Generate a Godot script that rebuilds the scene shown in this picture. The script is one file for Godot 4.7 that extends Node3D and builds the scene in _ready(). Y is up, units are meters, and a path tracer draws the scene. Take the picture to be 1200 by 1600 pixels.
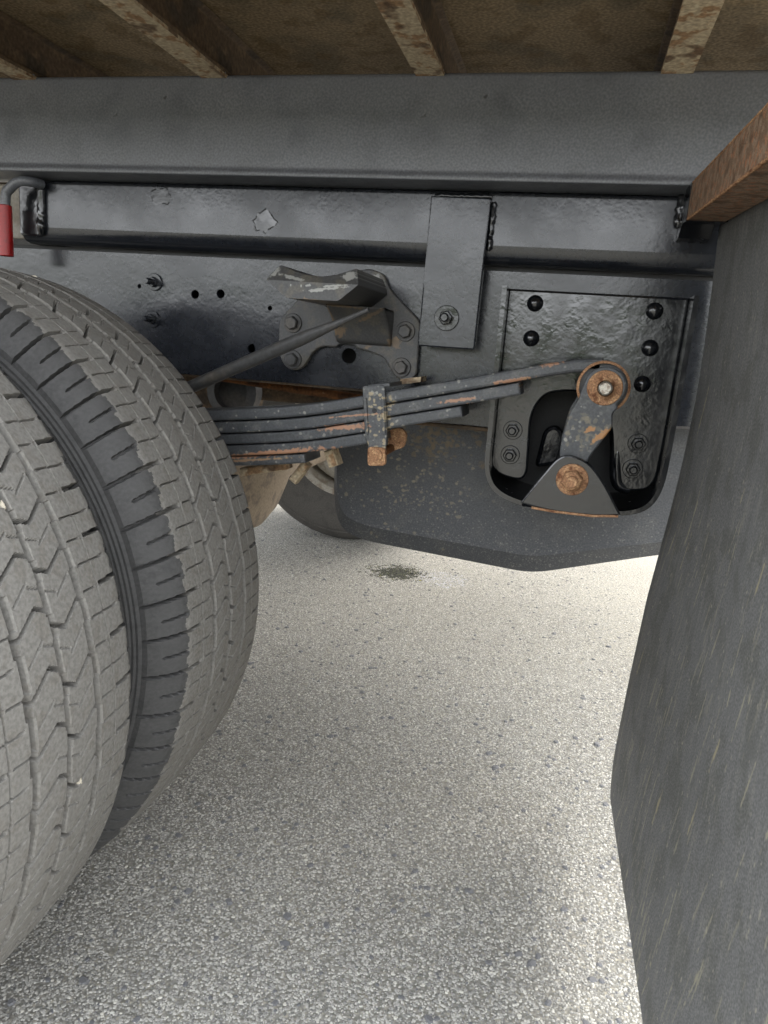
extends Node3D
# Metres, y up. x runs along the truck (towards its rear), z from the frame rail out to the photographer.

class MB:
	# collects triangles; every face is turned so that its front looks along the hint it was given
	var st := SurfaceTool.new()
	func _init() -> void:
		st.begin(Mesh.PRIMITIVE_TRIANGLES)
	func tri(a: Vector3, b: Vector3, c: Vector3, hint: Vector3, g := -1) -> void:
		var n := (a - c).cross(a - b)
		st.set_smooth_group(g if g >= 0 else 0xFFFFFFFF)
		var l := [a, b, c] if n.dot(hint) >= 0.0 else [a, c, b]
		for p: Vector3 in l:
			st.set_uv(Vector2(p.x, p.y))
			st.add_vertex(p)
	func quad(a: Vector3, b: Vector3, c: Vector3, d: Vector3, hint: Vector3, g := -1) -> void:
		tri(a, b, c, hint, g)
		tri(a, c, d, hint, g)
	func done() -> ArrayMesh:
		st.generate_normals()
		return st.commit()

static func ccw(poly: PackedVector2Array) -> PackedVector2Array:
	var area := 0.0
	for i in poly.size():
		area += poly[i].cross(poly[(i + 1) % poly.size()])
	if area < 0.0:
		poly = poly.duplicate()
		poly.reverse()
	return poly

static func rounded(pts: Array, r: Variant, seg := 5) -> PackedVector2Array:
	var out := PackedVector2Array()
	var n := pts.size()
	for i in n:
		var p: Vector2 = pts[i]
		var a: Vector2 = pts[(i + n - 1) % n]
		var b: Vector2 = pts[(i + 1) % n]
		var rad: float = r[i] if r is Array else r
		if rad <= 0.0:
			out.append(p)
			continue
		var da := minf(rad, p.distance_to(a) * 0.49)
		var db := minf(rad, p.distance_to(b) * 0.49)
		var s := p + (a - p).normalized() * da
		var e := p + (b - p).normalized() * db
		for k in seg + 1:
			var t := float(k) / seg
			out.append(s.lerp(p, t).lerp(p.lerp(e, t), t))
	return out

static func inset(poly: PackedVector2Array, d: float) -> PackedVector2Array:
	var out := PackedVector2Array()
	var n := poly.size()
	for i in n:
		var e0 := (poly[i] - poly[(i + n - 1) % n]).normalized()
		var e1 := (poly[(i + 1) % n] - poly[i]).normalized()
		var n0 := Vector2(-e0.y, e0.x)
		var n1 := Vector2(-e1.y, e1.x)
		var m := n0 + n1
		var k := m.length_squared()
		out.append(poly[i] + (m * (2.0 / k) if k > 0.5 else n0) * d)
	return out

# a flat outline in the local xy plane, solid from z0 to z1, with rounded front and back edges
func plate(mb: MB, outline: PackedVector2Array, z0: float, z1: float, bev := 0.0, xf := Transform3D(), back := true) -> void:
	var poly := ccw(outline)
	var n := poly.size()
	var rings := []
	var lv := []
	if bev > 0.0:
		var small := inset(poly, bev)
		var mid := inset(poly, bev * 0.3)
		if back:
			rings = [small, mid, poly, poly, mid, small]
			lv = [z0, z0 + bev * 0.3, z0 + bev, z1 - bev, z1 - bev * 0.3, z1]
		else:
			rings = [poly, poly, mid, small]
			lv = [z0, z1 - bev, z1 - bev * 0.3, z1]
	else:
		rings = [poly, poly]
		lv = [z0, z1]
	for k in rings.size() - 1:
		var lo: PackedVector2Array = rings[k]
		var hi: PackedVector2Array = rings[k + 1]
		for i in n:
			var j := (i + 1) % n
			var e := poly[j] - poly[i]
			if e.length_squared() < 1e-12:
				continue
			var hz := 0.0
			if bev > 0.0 and k != (2 if back else 0):
				hz = -1.0 if back and k < 2 else 1.0
			var h := xf.basis * Vector3(e.normalized().y, -e.normalized().x, hz)
			mb.quad(xf * Vector3(lo[i].x, lo[i].y, lv[k]), xf * Vector3(lo[j].x, lo[j].y, lv[k]), xf * Vector3(hi[j].x, hi[j].y, lv[k + 1]), xf * Vector3(hi[i].x, hi[i].y, lv[k + 1]), h, 40 + k if bev > 0.0 and e.length() < 0.012 else -1)
	for side in [0, rings.size() - 1]:
		var cap: PackedVector2Array = rings[side]
		var idx := Geometry2D.triangulate_polygon(cap)
		if idx.is_empty():
			idx = Geometry2D.triangulate_polygon(poly)
		var h2 := xf.basis * Vector3(0, 0, -1.0 if side == 0 else 1.0)
		for i in range(0, idx.size(), 3):
			mb.tri(xf * Vector3(cap[idx[i]].x, cap[idx[i]].y, lv[side]), xf * Vector3(cap[idx[i + 1]].x, cap[idx[i + 1]].y, lv[side]), xf * Vector3(cap[idx[i + 2]].x, cap[idx[i + 2]].y, lv[side]), h2)

# an outline with round holes: cut into strips at the hole centres, the strips meet edge to edge
func pierced(mb: MB, outline: PackedVector2Array, z0: float, z1: float, holes: Array) -> void:
	var cuts := [-9.0]
	for h: Vector3 in holes:
		if not cuts.any(func(c): return absf(c - h.x) < 0.001):
			cuts.append(h.x)
	cuts.append(9.0)
	cuts.sort()
	for i in cuts.size() - 1:
		var strip := PackedVector2Array([Vector2(cuts[i], -9), Vector2(cuts[i + 1], -9), Vector2(cuts[i + 1], 9), Vector2(cuts[i], 9)])
		var pieces: Array = Geometry2D.intersect_polygons(outline, strip)
		for h: Vector3 in holes:
			var ring := PackedVector2Array()
			for k in 20:
				ring.append(Vector2(h.x, h.y) + Vector2.from_angle(TAU * k / 20.0) * h.z)
			var next := []
			for p: PackedVector2Array in pieces:
				next.append_array(Geometry2D.clip_polygons(p, ring))
			pieces = next
		for p: PackedVector2Array in pieces:
			plate(mb, p, z0, z1)

# profile of (radius, height) turned about the local z axis, from the base outwards
func lathe(mb: MB, prof: Array, xf: Transform3D, seg := 20, flat := false, one_group := false) -> void:
	for k in prof.size() - 1:
		var p: Vector2 = prof[k]
		var q: Vector2 = prof[k + 1]
		for i in seg:
			var a := TAU * i / seg
			var b := TAU * (i + 1) / seg
			var m := (a + b) * 0.5
			var h := xf.basis * Vector3(cos(m) * (q.y - p.y), sin(m) * (q.y - p.y), p.x - q.x)
			var g := -1 if flat else (7 if one_group else 10 + k)
			var A := xf * Vector3(cos(a) * p.x, sin(a) * p.x, p.y)
			var B := xf * Vector3(cos(b) * p.x, sin(b) * p.x, p.y)
			var C := xf * Vector3(cos(b) * q.x, sin(b) * q.x, q.y)
			var D := xf * Vector3(cos(a) * q.x, sin(a) * q.x, q.y)
			if p.x > 1e-6:
				mb.tri(A, B, C, h, g)
			if q.x > 1e-6:
				mb.tri(A, C, D, h, g)

func tube(mb: MB, pts: Array, rad: Variant, seg := 12) -> void:
	var rings := []
	var up := Vector3.UP
	for i in pts.size():
		var t: Vector3 = (pts[mini(i + 1, pts.size() - 1)] - pts[maxi(i - 1, 0)]).normalized()
		if absf(t.dot(up)) > 0.95:
			up = Vector3.RIGHT
		var s := t.cross(up).normalized()
		up = s.cross(t).normalized()
		var r: float = rad[i] if rad is Array else rad
		var ring := PackedVector3Array()
		for k in seg:
			var a := TAU * k / seg
			ring.append(pts[i] + (s * cos(a) + up * sin(a)) * r)
		rings.append(ring)
	for i in rings.size() - 1:
		for k in seg:
			var l := (k + 1) % seg
			mb.quad(rings[i][k], rings[i][l], rings[i + 1][l], rings[i + 1][k], rings[i][k] + rings[i][l] - pts[i] * 2.0, 3)
	for e in [0, rings.size() - 1]:
		var out: Vector3 = pts[e] - pts[1 if e == 0 else e - 1]
		for k in seg:
			mb.tri(pts[e], rings[e][k], rings[e][(k + 1) % seg], out)

func smooth_path(ctrl: Array, n: int) -> Array:
	var c := Curve3D.new()
	for i in ctrl.size():
		var t: Vector3 = (ctrl[mini(i + 1, ctrl.size() - 1)] - ctrl[maxi(i - 1, 0)]) / 6.0
		c.add_point(ctrl[i], -t, t)
	var out := []
	for i in n + 1:
		out.append(c.sample_baked(c.get_baked_length() * i / n, true))
	return out

func box(mb: MB, c: Vector3, s: Vector3, bev := 0.002, turn := Basis()) -> void:
	plate(mb, PackedVector2Array([Vector2(-s.x, -s.y) / 2, Vector2(s.x, -s.y) / 2, Vector2(s.x, s.y) / 2, Vector2(-s.x, s.y) / 2]), -s.z / 2, s.z / 2, bev, Transform3D(turn, c))

const ALONG_X := Basis(Vector3(0, 0, -1), Vector3(0, 1, 0), Vector3(1, 0, 0))   # local (x, y) = (-z, y), pushed along x
const ALONG_Z := Basis(Vector3(1, 0, 0), Vector3(0, 1, 0), Vector3(0, 0, 1))

# ---- nodes -----------------------------------------------------------------------------------------------------------
var M := {}

func put(called: String, mesh: Mesh, mat: Material, parent: Node, label := "") -> MeshInstance3D:
	var o := MeshInstance3D.new()
	o.name = called
	o.mesh = mesh
	o.material_override = null
	for i in mesh.get_surface_count():
		o.set_surface_override_material(i, mat)
	if label:
		o.set_meta("label", label)
	parent.add_child(o, true)
	return o

func holder(called: String, parent: Node, at := Vector3.ZERO, label := "") -> Node3D:
	var o := Node3D.new()
	o.name = called
	o.position = at
	if label:
		o.set_meta("label", label)
	parent.add_child(o, true)
	return o

func tag(o: Node, label: String, category := "", group := "", kind := "") -> Node:
	if label: o.set_meta("label", label)
	if category: o.set_meta("category", category)
	if group: o.set_meta("group", group)
	if kind: o.set_meta("kind", kind)
	return o

# ---- textures --------------------------------------------------------------------------------------------------------
# seamless smooth noise in floats, about -1 .. 1: a random lattice smoothed by cubic B-splines along both axes
func lattice(size: int, cells: int, rng_seed: int) -> PackedFloat32Array:
	var rng := RandomNumberGenerator.new()
	rng.seed = rng_seed
	var g := PackedFloat32Array()
	for i in cells * cells:
		g.append(rng.randf_range(-1.6, 1.6))
	var w := []
	var at := PackedInt32Array()
	for i in size:
		var f := float(i) / size * cells
		var b := int(f)
		var t := f - b
		at.append(b)
		w.append([(1 - t) ** 3 / 6.0, (3 * t ** 3 - 6 * t * t + 4) / 6.0, (-3 * t ** 3 + 3 * t * t + 3 * t + 1) / 6.0, t ** 3 / 6.0])
	var rows := PackedFloat32Array()
	rows.resize(cells * size)
	for y in cells:
		for x in size:
			var b2 := at[x]
			var k: Array = w[x]
			rows[y * size + x] = g[y * cells + (b2 + cells - 1) % cells] * k[0] + g[y * cells + b2] * k[1] + g[y * cells + (b2 + 1) % cells] * k[2] + g[y * cells + (b2 + 2) % cells] * k[3]
	var out := PackedFloat32Array()
	out.resize(size * size)
	for y in size:
		var b3 := at[y]
		var k2: Array = w[y]
		var r0 := ((b3 + cells - 1) % cells) * size
		var r1 := b3 * size
		var r2 := ((b3 + 1) % cells) * size
		var r3 := ((b3 + 2) % cells) * size
		var k0: float = k2[0]
		var k1: float = k2[1]
		var kk2: float = k2[2]
		var k3: float = k2[3]
		for x in size:
			out[y * size + x] = rows[r0 + x] * k0 + rows[r1 + x] * k1 + rows[r2 + x] * kk2 + rows[r3 + x] * k3
	return out

# seamless fractal noise, 0 .. 1
func nz(w: int, h: int, freq: float, oct: int, s: int, kind := FastNoiseLite.TYPE_SIMPLEX_SMOOTH) -> PackedByteArray:
	var f := FastNoiseLite.new()
	f.noise_type = kind
	f.seed = s
	f.frequency = freq
	f.fractal_octaves = oct
	f.fractal_gain = 0.55
	var im := f.get_seamless_image(w, h, false, false, 0.12, true)
	im.convert(Image.FORMAT_L8)
	return im.get_data()

static func step(a: float, b: float, x: float) -> float:
	var t := clampf((x - a) / (b - a), 0.0, 1.0)
	return t * t * (3.0 - 2.0 * t)

func bump_map(size: int, parts: Array) -> ImageTexture:
	var v := PackedFloat32Array()
	v.resize(size * size)
	for p in parts:
		var k: float = p[1]
		var a = p[0]
		if a is PackedByteArray:
			k /= 255.0
		for i in size * size:
			v[i] += a[i] * k
	return ImageTexture.create_from_image(Image.create_from_data(size, size, false, Image.FORMAT_RF, v.to_byte_array()))

# colours laid over one another: [colour, noise, from, to] where the noise rises from «from» to «to»
func layered(w: int, h: int, base: Color, grain: PackedByteArray, grain_k: float, layers: Array) -> ImageTexture:
	var out := PackedByteArray()
	out.resize(w * h * 3)
	for i in w * h:
		var r := base.r
		var g := base.g
		var b := base.b
		for l in layers:
			var n: int = l[1][i]
			var t := step(l[2], l[3], n / 255.0)
			if t > 0.0:
				var c: Color = l[0]
				t *= c.a
				r += (c.r - r) * t
				g += (c.g - g) * t
				b += (c.b - b) * t
		var k := 1.0 + (grain[i] / 255.0 - 0.5) * grain_k
		out[i * 3] = clampi(int(r * k * 255.0), 0, 255)
		out[i * 3 + 1] = clampi(int(g * k * 255.0), 0, 255)
		out[i * 3 + 2] = clampi(int(b * k * 255.0), 0, 255)
	return ImageTexture.create_from_image(Image.create_from_data(w, h, false, Image.FORMAT_RGB8, out))

func grey(size: int, n: PackedByteArray, lo: float, hi: float) -> ImageTexture:
	var out := PackedByteArray()
	out.resize(size * size)
	for i in size * size:
		out[i] = int(lerpf(lo, hi, n[i] / 255.0) * 255.0)
	return ImageTexture.create_from_image(Image.create_from_data(size, size, false, Image.FORMAT_L8, out))

func mat(tex: Texture2D, tile: float, rough: float, bump: Texture2D = null, cm := 0.0, rtex: Texture2D = null, spec := 0.5) -> StandardMaterial3D:
	var m := StandardMaterial3D.new()
	m.albedo_texture = tex
	m.roughness = rough
	m.metallic_specular = spec
	if rtex:
		m.roughness = 1.0
		m.roughness_texture = rtex
		m.roughness_texture_channel = BaseMaterial3D.TEXTURE_CHANNEL_RED
	if tile > 0.0:
		m.uv1_triplanar = true
		m.uv1_world_triplanar = true
		m.uv1_triplanar_sharpness = 4.0
		m.uv1_scale = Vector3.ONE / tile
	if bump:
		m.heightmap_enabled = true
		m.heightmap_texture = bump
		m.heightmap_scale = cm
	return m

# a picture laid over the region from lo to hi of the (x, y) that a mesh carries as its UVs
func sheet(tex: Texture2D, lo: Vector2, hi: Vector2, rough: float, spec := 0.5) -> StandardMaterial3D:
	var m := StandardMaterial3D.new()
	m.albedo_texture = tex
	m.roughness = rough
	m.metallic_specular = spec
	m.texture_repeat = false
	var d := hi - lo
	m.uv1_scale = Vector3(1.0 / d.x, -1.0 / d.y, 1)
	m.uv1_offset = Vector3(-lo.x / d.x, hi.y / d.y, 0)
	return m

func blot(im: Image, lo: Vector2, hi: Vector2, at: Vector2, rad: Vector2, col: Color, n: FastNoiseLite, turn := 0.0, hard := 0.25) -> void:
	var d := hi - lo
	var px := Vector2(im.get_width() / d.x, im.get_height() / d.y)
	var c := Vector2((at.x - lo.x) * px.x, (hi.y - at.y) * px.y)
	var R := maxf(rad.x, rad.y) * 1.5
	for y in range(maxi(0, int(c.y - R * px.y)), mini(im.get_height(), int(c.y + R * px.y) + 1)):
		for x in range(maxi(0, int(c.x - R * px.x)), mini(im.get_width(), int(c.x + R * px.x) + 1)):
			var q := Vector2((x - c.x) / px.x, -(y - c.y) / px.y).rotated(-turn)
			var e := Vector2(q.x / rad.x, q.y / rad.y).length() + n.get_noise_2d(x, y) * 0.9
			var t := step(1.0 + hard, 1.0 - hard, e) * col.a
			if t > 0.01:
				var o := im.get_pixel(x, y)
				im.set_pixel(x, y, Color(o.r + (col.r - o.r) * t, o.g + (col.g - o.g) * t, o.b + (col.b - o.b) * t))

func make_materials() -> void:
	var fine := nz(512, 512, 0.09, 3, 11)
	var mid := nz(512, 512, 0.02, 4, 12)
	var big := nz(512, 512, 0.008, 4, 13)
	var grit := nz(512, 512, 0.22, 2, 14)
	var cell := nz(512, 512, 0.05, 2, 15, FastNoiseLite.TYPE_CELLULAR)
	var low1 := lattice(512, 5, 3)
	var low2 := lattice(512, 12, 4)
	var low3 := lattice(512, 60, 5)
	# brushed-on black chassis paint: glossy, wavy, with flat patches
	var paint := layered(512, 512, Color(0.145, 0.152, 0.168), fine, 0.2, [[Color(0.17, 0.178, 0.195, 0.5), big, 0.5, 0.9], [Color(0.42, 0.42, 0.41, 0.7), cell, 0.975, 0.995]])
	var paint_bump := bump_map(512, [[low1, 0.60], [low2, 0.17], [low3, 0.02], [fine, 0.05], [grit, 0.03]])
	var paint_rough := grey(512, big, 0.15, 0.30)
	M.paint = mat(paint, 0.55, 1, paint_bump, 0.16, paint_rough, 0.55)
	M.paint.albedo_color = Color(0.9, 0.92, 0.95)
	# thick wet-looking paint, lumpy like enamel brushed over rust
	M.enamel = mat(paint, 0.37, 1, bump_map(512, [[low1, 0.3], [low2, 0.14], [low3, 0.06], [fine, 0.10]]), 0.12, grey(512, mid, 0.10, 0.30), 0.62)
	M.enamel.albedo_color = Color(0.66, 0.67, 0.68)
	# satin, sand-textured grey-black paint of the big beam
	M.satin = mat(layered(512, 512, Color(0.365, 0.375, 0.395), grit, 0.45, [[Color(0.29, 0.30, 0.32, 0.5), big, 0.5, 0.8], [Color(0.36, 0.37, 0.385, 0.5), mid, 0.58, 0.8], [Color(0.12, 0.12, 0.12, 0.8), nz(512, 512, 0.03, 2, 17, FastNoiseLite.TYPE_CELLULAR), 0.93, 0.97]]), 0.42, 1, bump_map(512, [[low1, 0.5], [low2, 0.08], [grit, 0.06], [fine, 0.04], [cell, 0.04]]), 0.07, grey(512, mid, 0.30, 0.52), 0.9)
	# charcoal cast parts with pale dust
	var dusty := layered(512, 512, Color(0.25, 0.25, 0.25), fine, 0.35, [[Color(0.36, 0.33, 0.29, 0.55), big, 0.45, 0.75], [Color(0.55, 0.5, 0.42, 0.7), cell, 0.95, 0.98]])
	M.dusty = mat(dusty, 0.4, 0.5, bump_map(512, [[fine, 0.3], [mid, 0.3]]), 0.06, null, 0.5)
	# rusted steel under old cream paint
	var rust := layered(512, 512, Color(0.40, 0.27, 0.17), fine, 0.45, [[Color(0.52, 0.33, 0.19, 0.8), mid, 0.5, 0.75], [Color(0.25, 0.17, 0.12, 0.8), big, 0.55, 0.75], [Color(0.62, 0.52, 0.40, 0.7), cell, 0.8, 0.95]])
	var rust_bump := bump_map(512, [[fine, 0.4], [mid, 0.5], [grit, 0.2]])
	M.rust = mat(rust, 0.3, 0.85, rust_bump, 0.10, null, 0.3)
	var cream := layered(512, 512, Color(0.66, 0.60, 0.50), fine, 0.4, [[Color(0.52, 0.40, 0.29, 0.8), mid, 0.52, 0.72], [Color(0.36, 0.29, 0.23, 0.8), big, 0.60, 0.78], [Color(0.72, 0.68, 0.58, 0.6), cell, 0.7, 0.9]])
	M.cream = mat(cream, 0.33, 0.8, rust_bump, 0.10, null, 0.3)
	M.bracket_rust = mat(layered(512, 512, Color(0.54, 0.455, 0.375), grit, 0.55, [[Color(0.42, 0.33, 0.26, 0.7), mid, 0.42, 0.6], [Color(0.62, 0.42, 0.30, 0.75), nz(512, 512, 0.03, 4, 16), 0.58, 0.7], [Color(0.62, 0.57, 0.52, 0.7), cell, 0.88, 0.96], [Color(0.33, 0.26, 0.20, 0.6), big, 0.6, 0.75]]), 0.16, 0.75, rust_bump, 0.16, null, 0.4)
	M.orange_rust = mat(layered(512, 512, Color(0.58, 0.44, 0.33), fine, 0.5, [[Color(0.70, 0.56, 0.42, 0.8), mid, 0.5, 0.7], [Color(0.35, 0.22, 0.15, 0.8), big, 0.6, 0.8]]), 0.12, 0.8, rust_bump, 0.06, null, 0.3)
	M.bare = mat(layered(512, 512, Color(0.66, 0.64, 0.60), fine, 0.3, [[Color(0.45, 0.4, 0.36, 0.7), mid, 0.5, 0.75]]), 0.1, 0.4)
	M.bare.metallic = 0.7
	# underside of the deck
	M.deck = mat(layered(512, 512, Color(0.52, 0.455, 0.36), grit, 0.5, [[Color(0.40, 0.36, 0.29, 0.7), big, 0.45, 0.8], [Color(0.42, 0.35, 0.25, 0.6), mid, 0.55, 0.75]]), 0.6, 0.8, bump_map(512, [[grit, 0.4], [fine, 0.5]]), 0.08, null, 0.3)
	M.brown = mat(layered(512, 512, Color(0.36, 0.30, 0.24), fine, 0.4, [[Color(0.43, 0.36, 0.28, 0.7), mid, 0.5, 0.75], [Color(0.27, 0.24, 0.21, 0.8), big, 0.5, 0.7]]), 0.4, 0.75, rust_bump, 0.08, null, 0.35)
	# rubber
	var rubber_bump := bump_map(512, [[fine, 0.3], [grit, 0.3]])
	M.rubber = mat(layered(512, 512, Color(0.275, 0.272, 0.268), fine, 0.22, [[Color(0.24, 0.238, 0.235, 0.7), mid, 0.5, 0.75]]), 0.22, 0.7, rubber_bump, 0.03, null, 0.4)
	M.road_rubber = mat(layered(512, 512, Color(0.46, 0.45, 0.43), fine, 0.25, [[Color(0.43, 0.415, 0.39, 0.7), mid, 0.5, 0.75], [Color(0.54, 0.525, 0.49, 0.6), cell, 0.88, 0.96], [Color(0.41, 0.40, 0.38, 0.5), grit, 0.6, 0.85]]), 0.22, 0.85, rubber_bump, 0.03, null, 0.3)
	M.dusty_rubber = mat(layered(512, 512, Color(0.31, 0.30, 0.285), fine, 0.2, [[Color(0.27, 0.26, 0.25, 0.6), big, 0.5, 0.8]]), 0.3, 0.85, null, 0.0, null, 0.3)
	for k in ["rubber", "road_rubber", "dusty_rubber"]:
		M[k].uv1_world_triplanar = false
	M.red = mat(layered(512, 512, Color(0.62, 0.09, 0.09), fine, 0.15, [[Color(0.5, 0.08, 0.08, 0.6), mid, 0.5, 0.8]]), 0.1, 0.35)
	M.steel = mat(layered(512, 512, Color(0.56, 0.54, 0.5), fine, 0.2, [[Color(0.42, 0.37, 0.31, 0.7), big, 0.45, 0.7]]), 0.3, 0.5)
	M.stone = mat(layered(512, 512, Color(0.70, 0.67, 0.60), fine, 0.2, [[Color(0.7, 0.66, 0.6, 0.6), mid, 0.5, 0.7]]), 0.05, 0.8)
	M.mud = mat(layered(512, 512, Color(0.45, 0.40, 0.335), fine, 0.3, [[Color(0.33, 0.29, 0.25, 0.8), big, 0.5, 0.75]]), 0.4, 0.85)
	M.leaf = mat(layered(512, 512, Color(0.24, 0.31, 0.17), fine, 0.8, [[Color(0.17, 0.23, 0.12, 0.8), mid, 0.45, 0.65]]), 1.6, 0.8)
	M.black = mat(layered(512, 512, Color(0.12, 0.12, 0.12), fine, 0.3, []), 0.3, 0.6)
	# asphalt binder
	var s := 1024
	var a1 := nz(s, s, 0.16, 2, 21)
	var a2 := nz(s, s, 0.05, 3, 22)
	var a3 := nz(s, s, 0.006, 3, 23)
	var a4 := nz(s, s, 0.12, 1, 24, FastNoiseLite.TYPE_CELLULAR)
	M.asphalt = mat(layered(s, s, Color(0.49, 0.482, 0.455), a1, 0.4, [[Color(0.50, 0.485, 0.44, 0.9), a4, 0.55, 0.8], [Color(0.45, 0.44, 0.42, 0.3), a3, 0.5, 0.75], [Color(0.56, 0.54, 0.49, 0.7), a1, 0.64, 0.75]]), 1.1, 0.9, bump_map(s, [[a1, 0.5], [a4, 0.4]]), 0.25, null, 0.3)
	M.chip = StandardMaterial3D.new()
	M.chip.roughness = 0.8
	M.chip.metallic_specular = 0.35
	M.chip.vertex_color_use_as_albedo = true
	make_spring_sheet()
	make_tank_sheet()
	make_flap_sheet()
	make_stop_sheet()

func noise(freq: float, s: int) -> FastNoiseLite:
	var n := FastNoiseLite.new()
	n.frequency = freq
	n.seed = s
	n.fractal_octaves = 3
	return n

# spring pack, clip and shackle: charcoal paint, pale spatter, rust where it shows in the photograph
func make_spring_sheet() -> void:
	var lo := Vector2(-0.52, 0.50)
	var hi := Vector2(0.12, 0.74)
	var w := 1280
	var h := 480
	var im := layered(w, h, Color(0.25, 0.258, 0.268), nz(w, h, 0.12, 3, 31), 0.4, [[Color(0.36, 0.36, 0.35, 0.6), nz(w, h, 0.015, 4, 32), 0.5, 0.75], [Color(0.2, 0.21, 0.215, 0.6), nz(w, h, 0.03, 3, 33), 0.6, 0.75]]).get_image()
	var n := noise(0.06, 34)
	var rng := RandomNumberGenerator.new()
	rng.seed = 35
	for i in 420:   # pale road spatter
		var at := Vector2(rng.randf_range(-0.48, 0.08), rng.randf_range(0.54, 0.72))
		var r := rng.randf_range(0.0006, 0.0022)
		blot(im, lo, hi, at, Vector2(r, r * rng.randf_range(0.6, 1.2)), Color(0.58, 0.57, 0.53, rng.randf_range(0.3, 0.9)), n)
	var o := Color(0.66, 0.48, 0.36, 0.85)
	var t := Color(0.60, 0.48, 0.36, 0.9)
	blot(im, lo, hi, Vector2(-0.022, 0.705), Vector2(0.011, 0.004), o, n, 0.25)
	blot(im, lo, hi, Vector2(-0.068, 0.680), Vector2(0.022, 0.0024), o, n, 0.22)
	blot(im, lo, hi, Vector2(-0.047, 0.677), Vector2(0.008, 0.007), t, n, 0.2)
	blot(im, lo, hi, Vector2(-0.128, 0.652), Vector2(0.020, 0.0022), o, n, 0.2)
	blot(im, lo, hi, Vector2(-0.112, 0.645), Vector2(0.007, 0.005), o, n, 0.2)
	blot(im, lo, hi, Vector2(-0.272, 0.605), Vector2(0.030, 0.0035), o, n, 0.17)
	blot(im, lo, hi, Vector2(-0.255, 0.622), Vector2(0.040, 0.0012), o, n, 0.17)
	blot(im, lo, hi, Vector2(-0.370, 0.561), Vector2(0.075, 0.0035), o, n, 0.19)
	blot(im, lo, hi, Vector2(-0.410, 0.547), Vector2(0.060, 0.0015), t, n, 0.16)
	for i in 46:    # clip and shackle: flaking paint over buff dust
		blot(im, lo, hi, Vector2(rng.randf_range(-0.24, -0.21), rng.randf_range(0.58, 0.65)), Vector2(rng.randf_range(0.001, 0.0035), rng.randf_range(0.001, 0.003)), Color(0.62, 0.56, 0.44, 0.8), n)
	for i in 60:
		blot(im, lo, hi, Vector2(rng.randf_range(-0.005, 0.06), rng.randf_range(0.605, 0.65)), Vector2(rng.randf_range(0.001, 0.004), rng.randf_range(0.001, 0.004)), Color(0.46, 0.43, 0.36, 0.5), n)
	blot(im, lo, hi, Vector2(0.046, 0.628), Vector2(0.012, 0.004), Color(0.66, 0.47, 0.28, 0.9), n, 0.7)
	blot(im, lo, hi, Vector2(0.030, 0.632), Vector2(0.006, 0.003), Color(0.66, 0.47, 0.28, 0.9), n, 0.2)
	M.spring = sheet(ImageTexture.create_from_image(im), lo, hi, 0.52, 0.55)

func make_tank_sheet() -> void:
	var lo := Vector2(-0.40, 0.34)
	var hi := Vector2(0.44, 0.76)
	var w := 1200
	var h := 600
	var im := layered(w, h, Color(0.27, 0.275, 0.285), nz(w, h, 0.2, 2, 41), 0.45, [[Color(0.32, 0.32, 0.315, 0.5), nz(w, h, 0.012, 4, 42), 0.5, 0.8]]).get_image()
	var n := noise(0.08, 43)
	var rng := RandomNumberGenerator.new()
	rng.seed = 44
	for i in 220:   # mud splashes thrown up by the wheel
		var at := Vector2(-0.22 + rng.randfn(0, 0.055), 0.50 + rng.randfn(0, 0.045))
		var r := rng.randf_range(0.0008, 0.0032)
		blot(im, lo, hi, at, Vector2(r, r * rng.randf_range(0.5, 1.1)), Color(0.52, 0.48, 0.40, rng.randf_range(0.3, 0.7)), n)
	for i in 160:
		var at := Vector2(-0.19 + rng.randfn(0, 0.03), 0.575 + rng.randfn(0, 0.018))
		var r := rng.randf_range(0.001, 0.005)
		blot(im, lo, hi, at, Vector2(r, r * rng.randf_range(0.5, 1.1)), Color(0.42, 0.36, 0.27, rng.randf_range(0.3, 0.7)), n)
	for i in 4200:  # fine dust specks, thickest on the scuffed lower lip
		var at := Vector2(rng.randf_range(-0.36, 0.25), rng.randf_range(0.36, 0.50) - absf(rng.randfn(0, 0.015)))
		if i > 2600:
			at.y = rng.randf_range(0.37, 0.425)
		var r := rng.randf_range(0.0004, 0.0011)
		blot(im, lo, hi, at, Vector2(r, r), Color(0.55, 0.54, 0.51, rng.randf_range(0.15, 0.55)), n)
	M.tank = sheet(ImageTexture.create_from_image(im), lo, hi, 0.55, 0.5)

# noise drawn out into upright streaks
func streaks(w: int, h: int, rows: int, s: int) -> PackedByteArray:
	var f := FastNoiseLite.new()
	f.seed = s
	f.frequency = 0.06
	f.fractal_octaves = 3
	var im := f.get_image(w, rows, false, false, true)
	im.convert(Image.FORMAT_L8)
	im.resize(w, h, Image.INTERPOLATE_CUBIC)
	return im.get_data()

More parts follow.
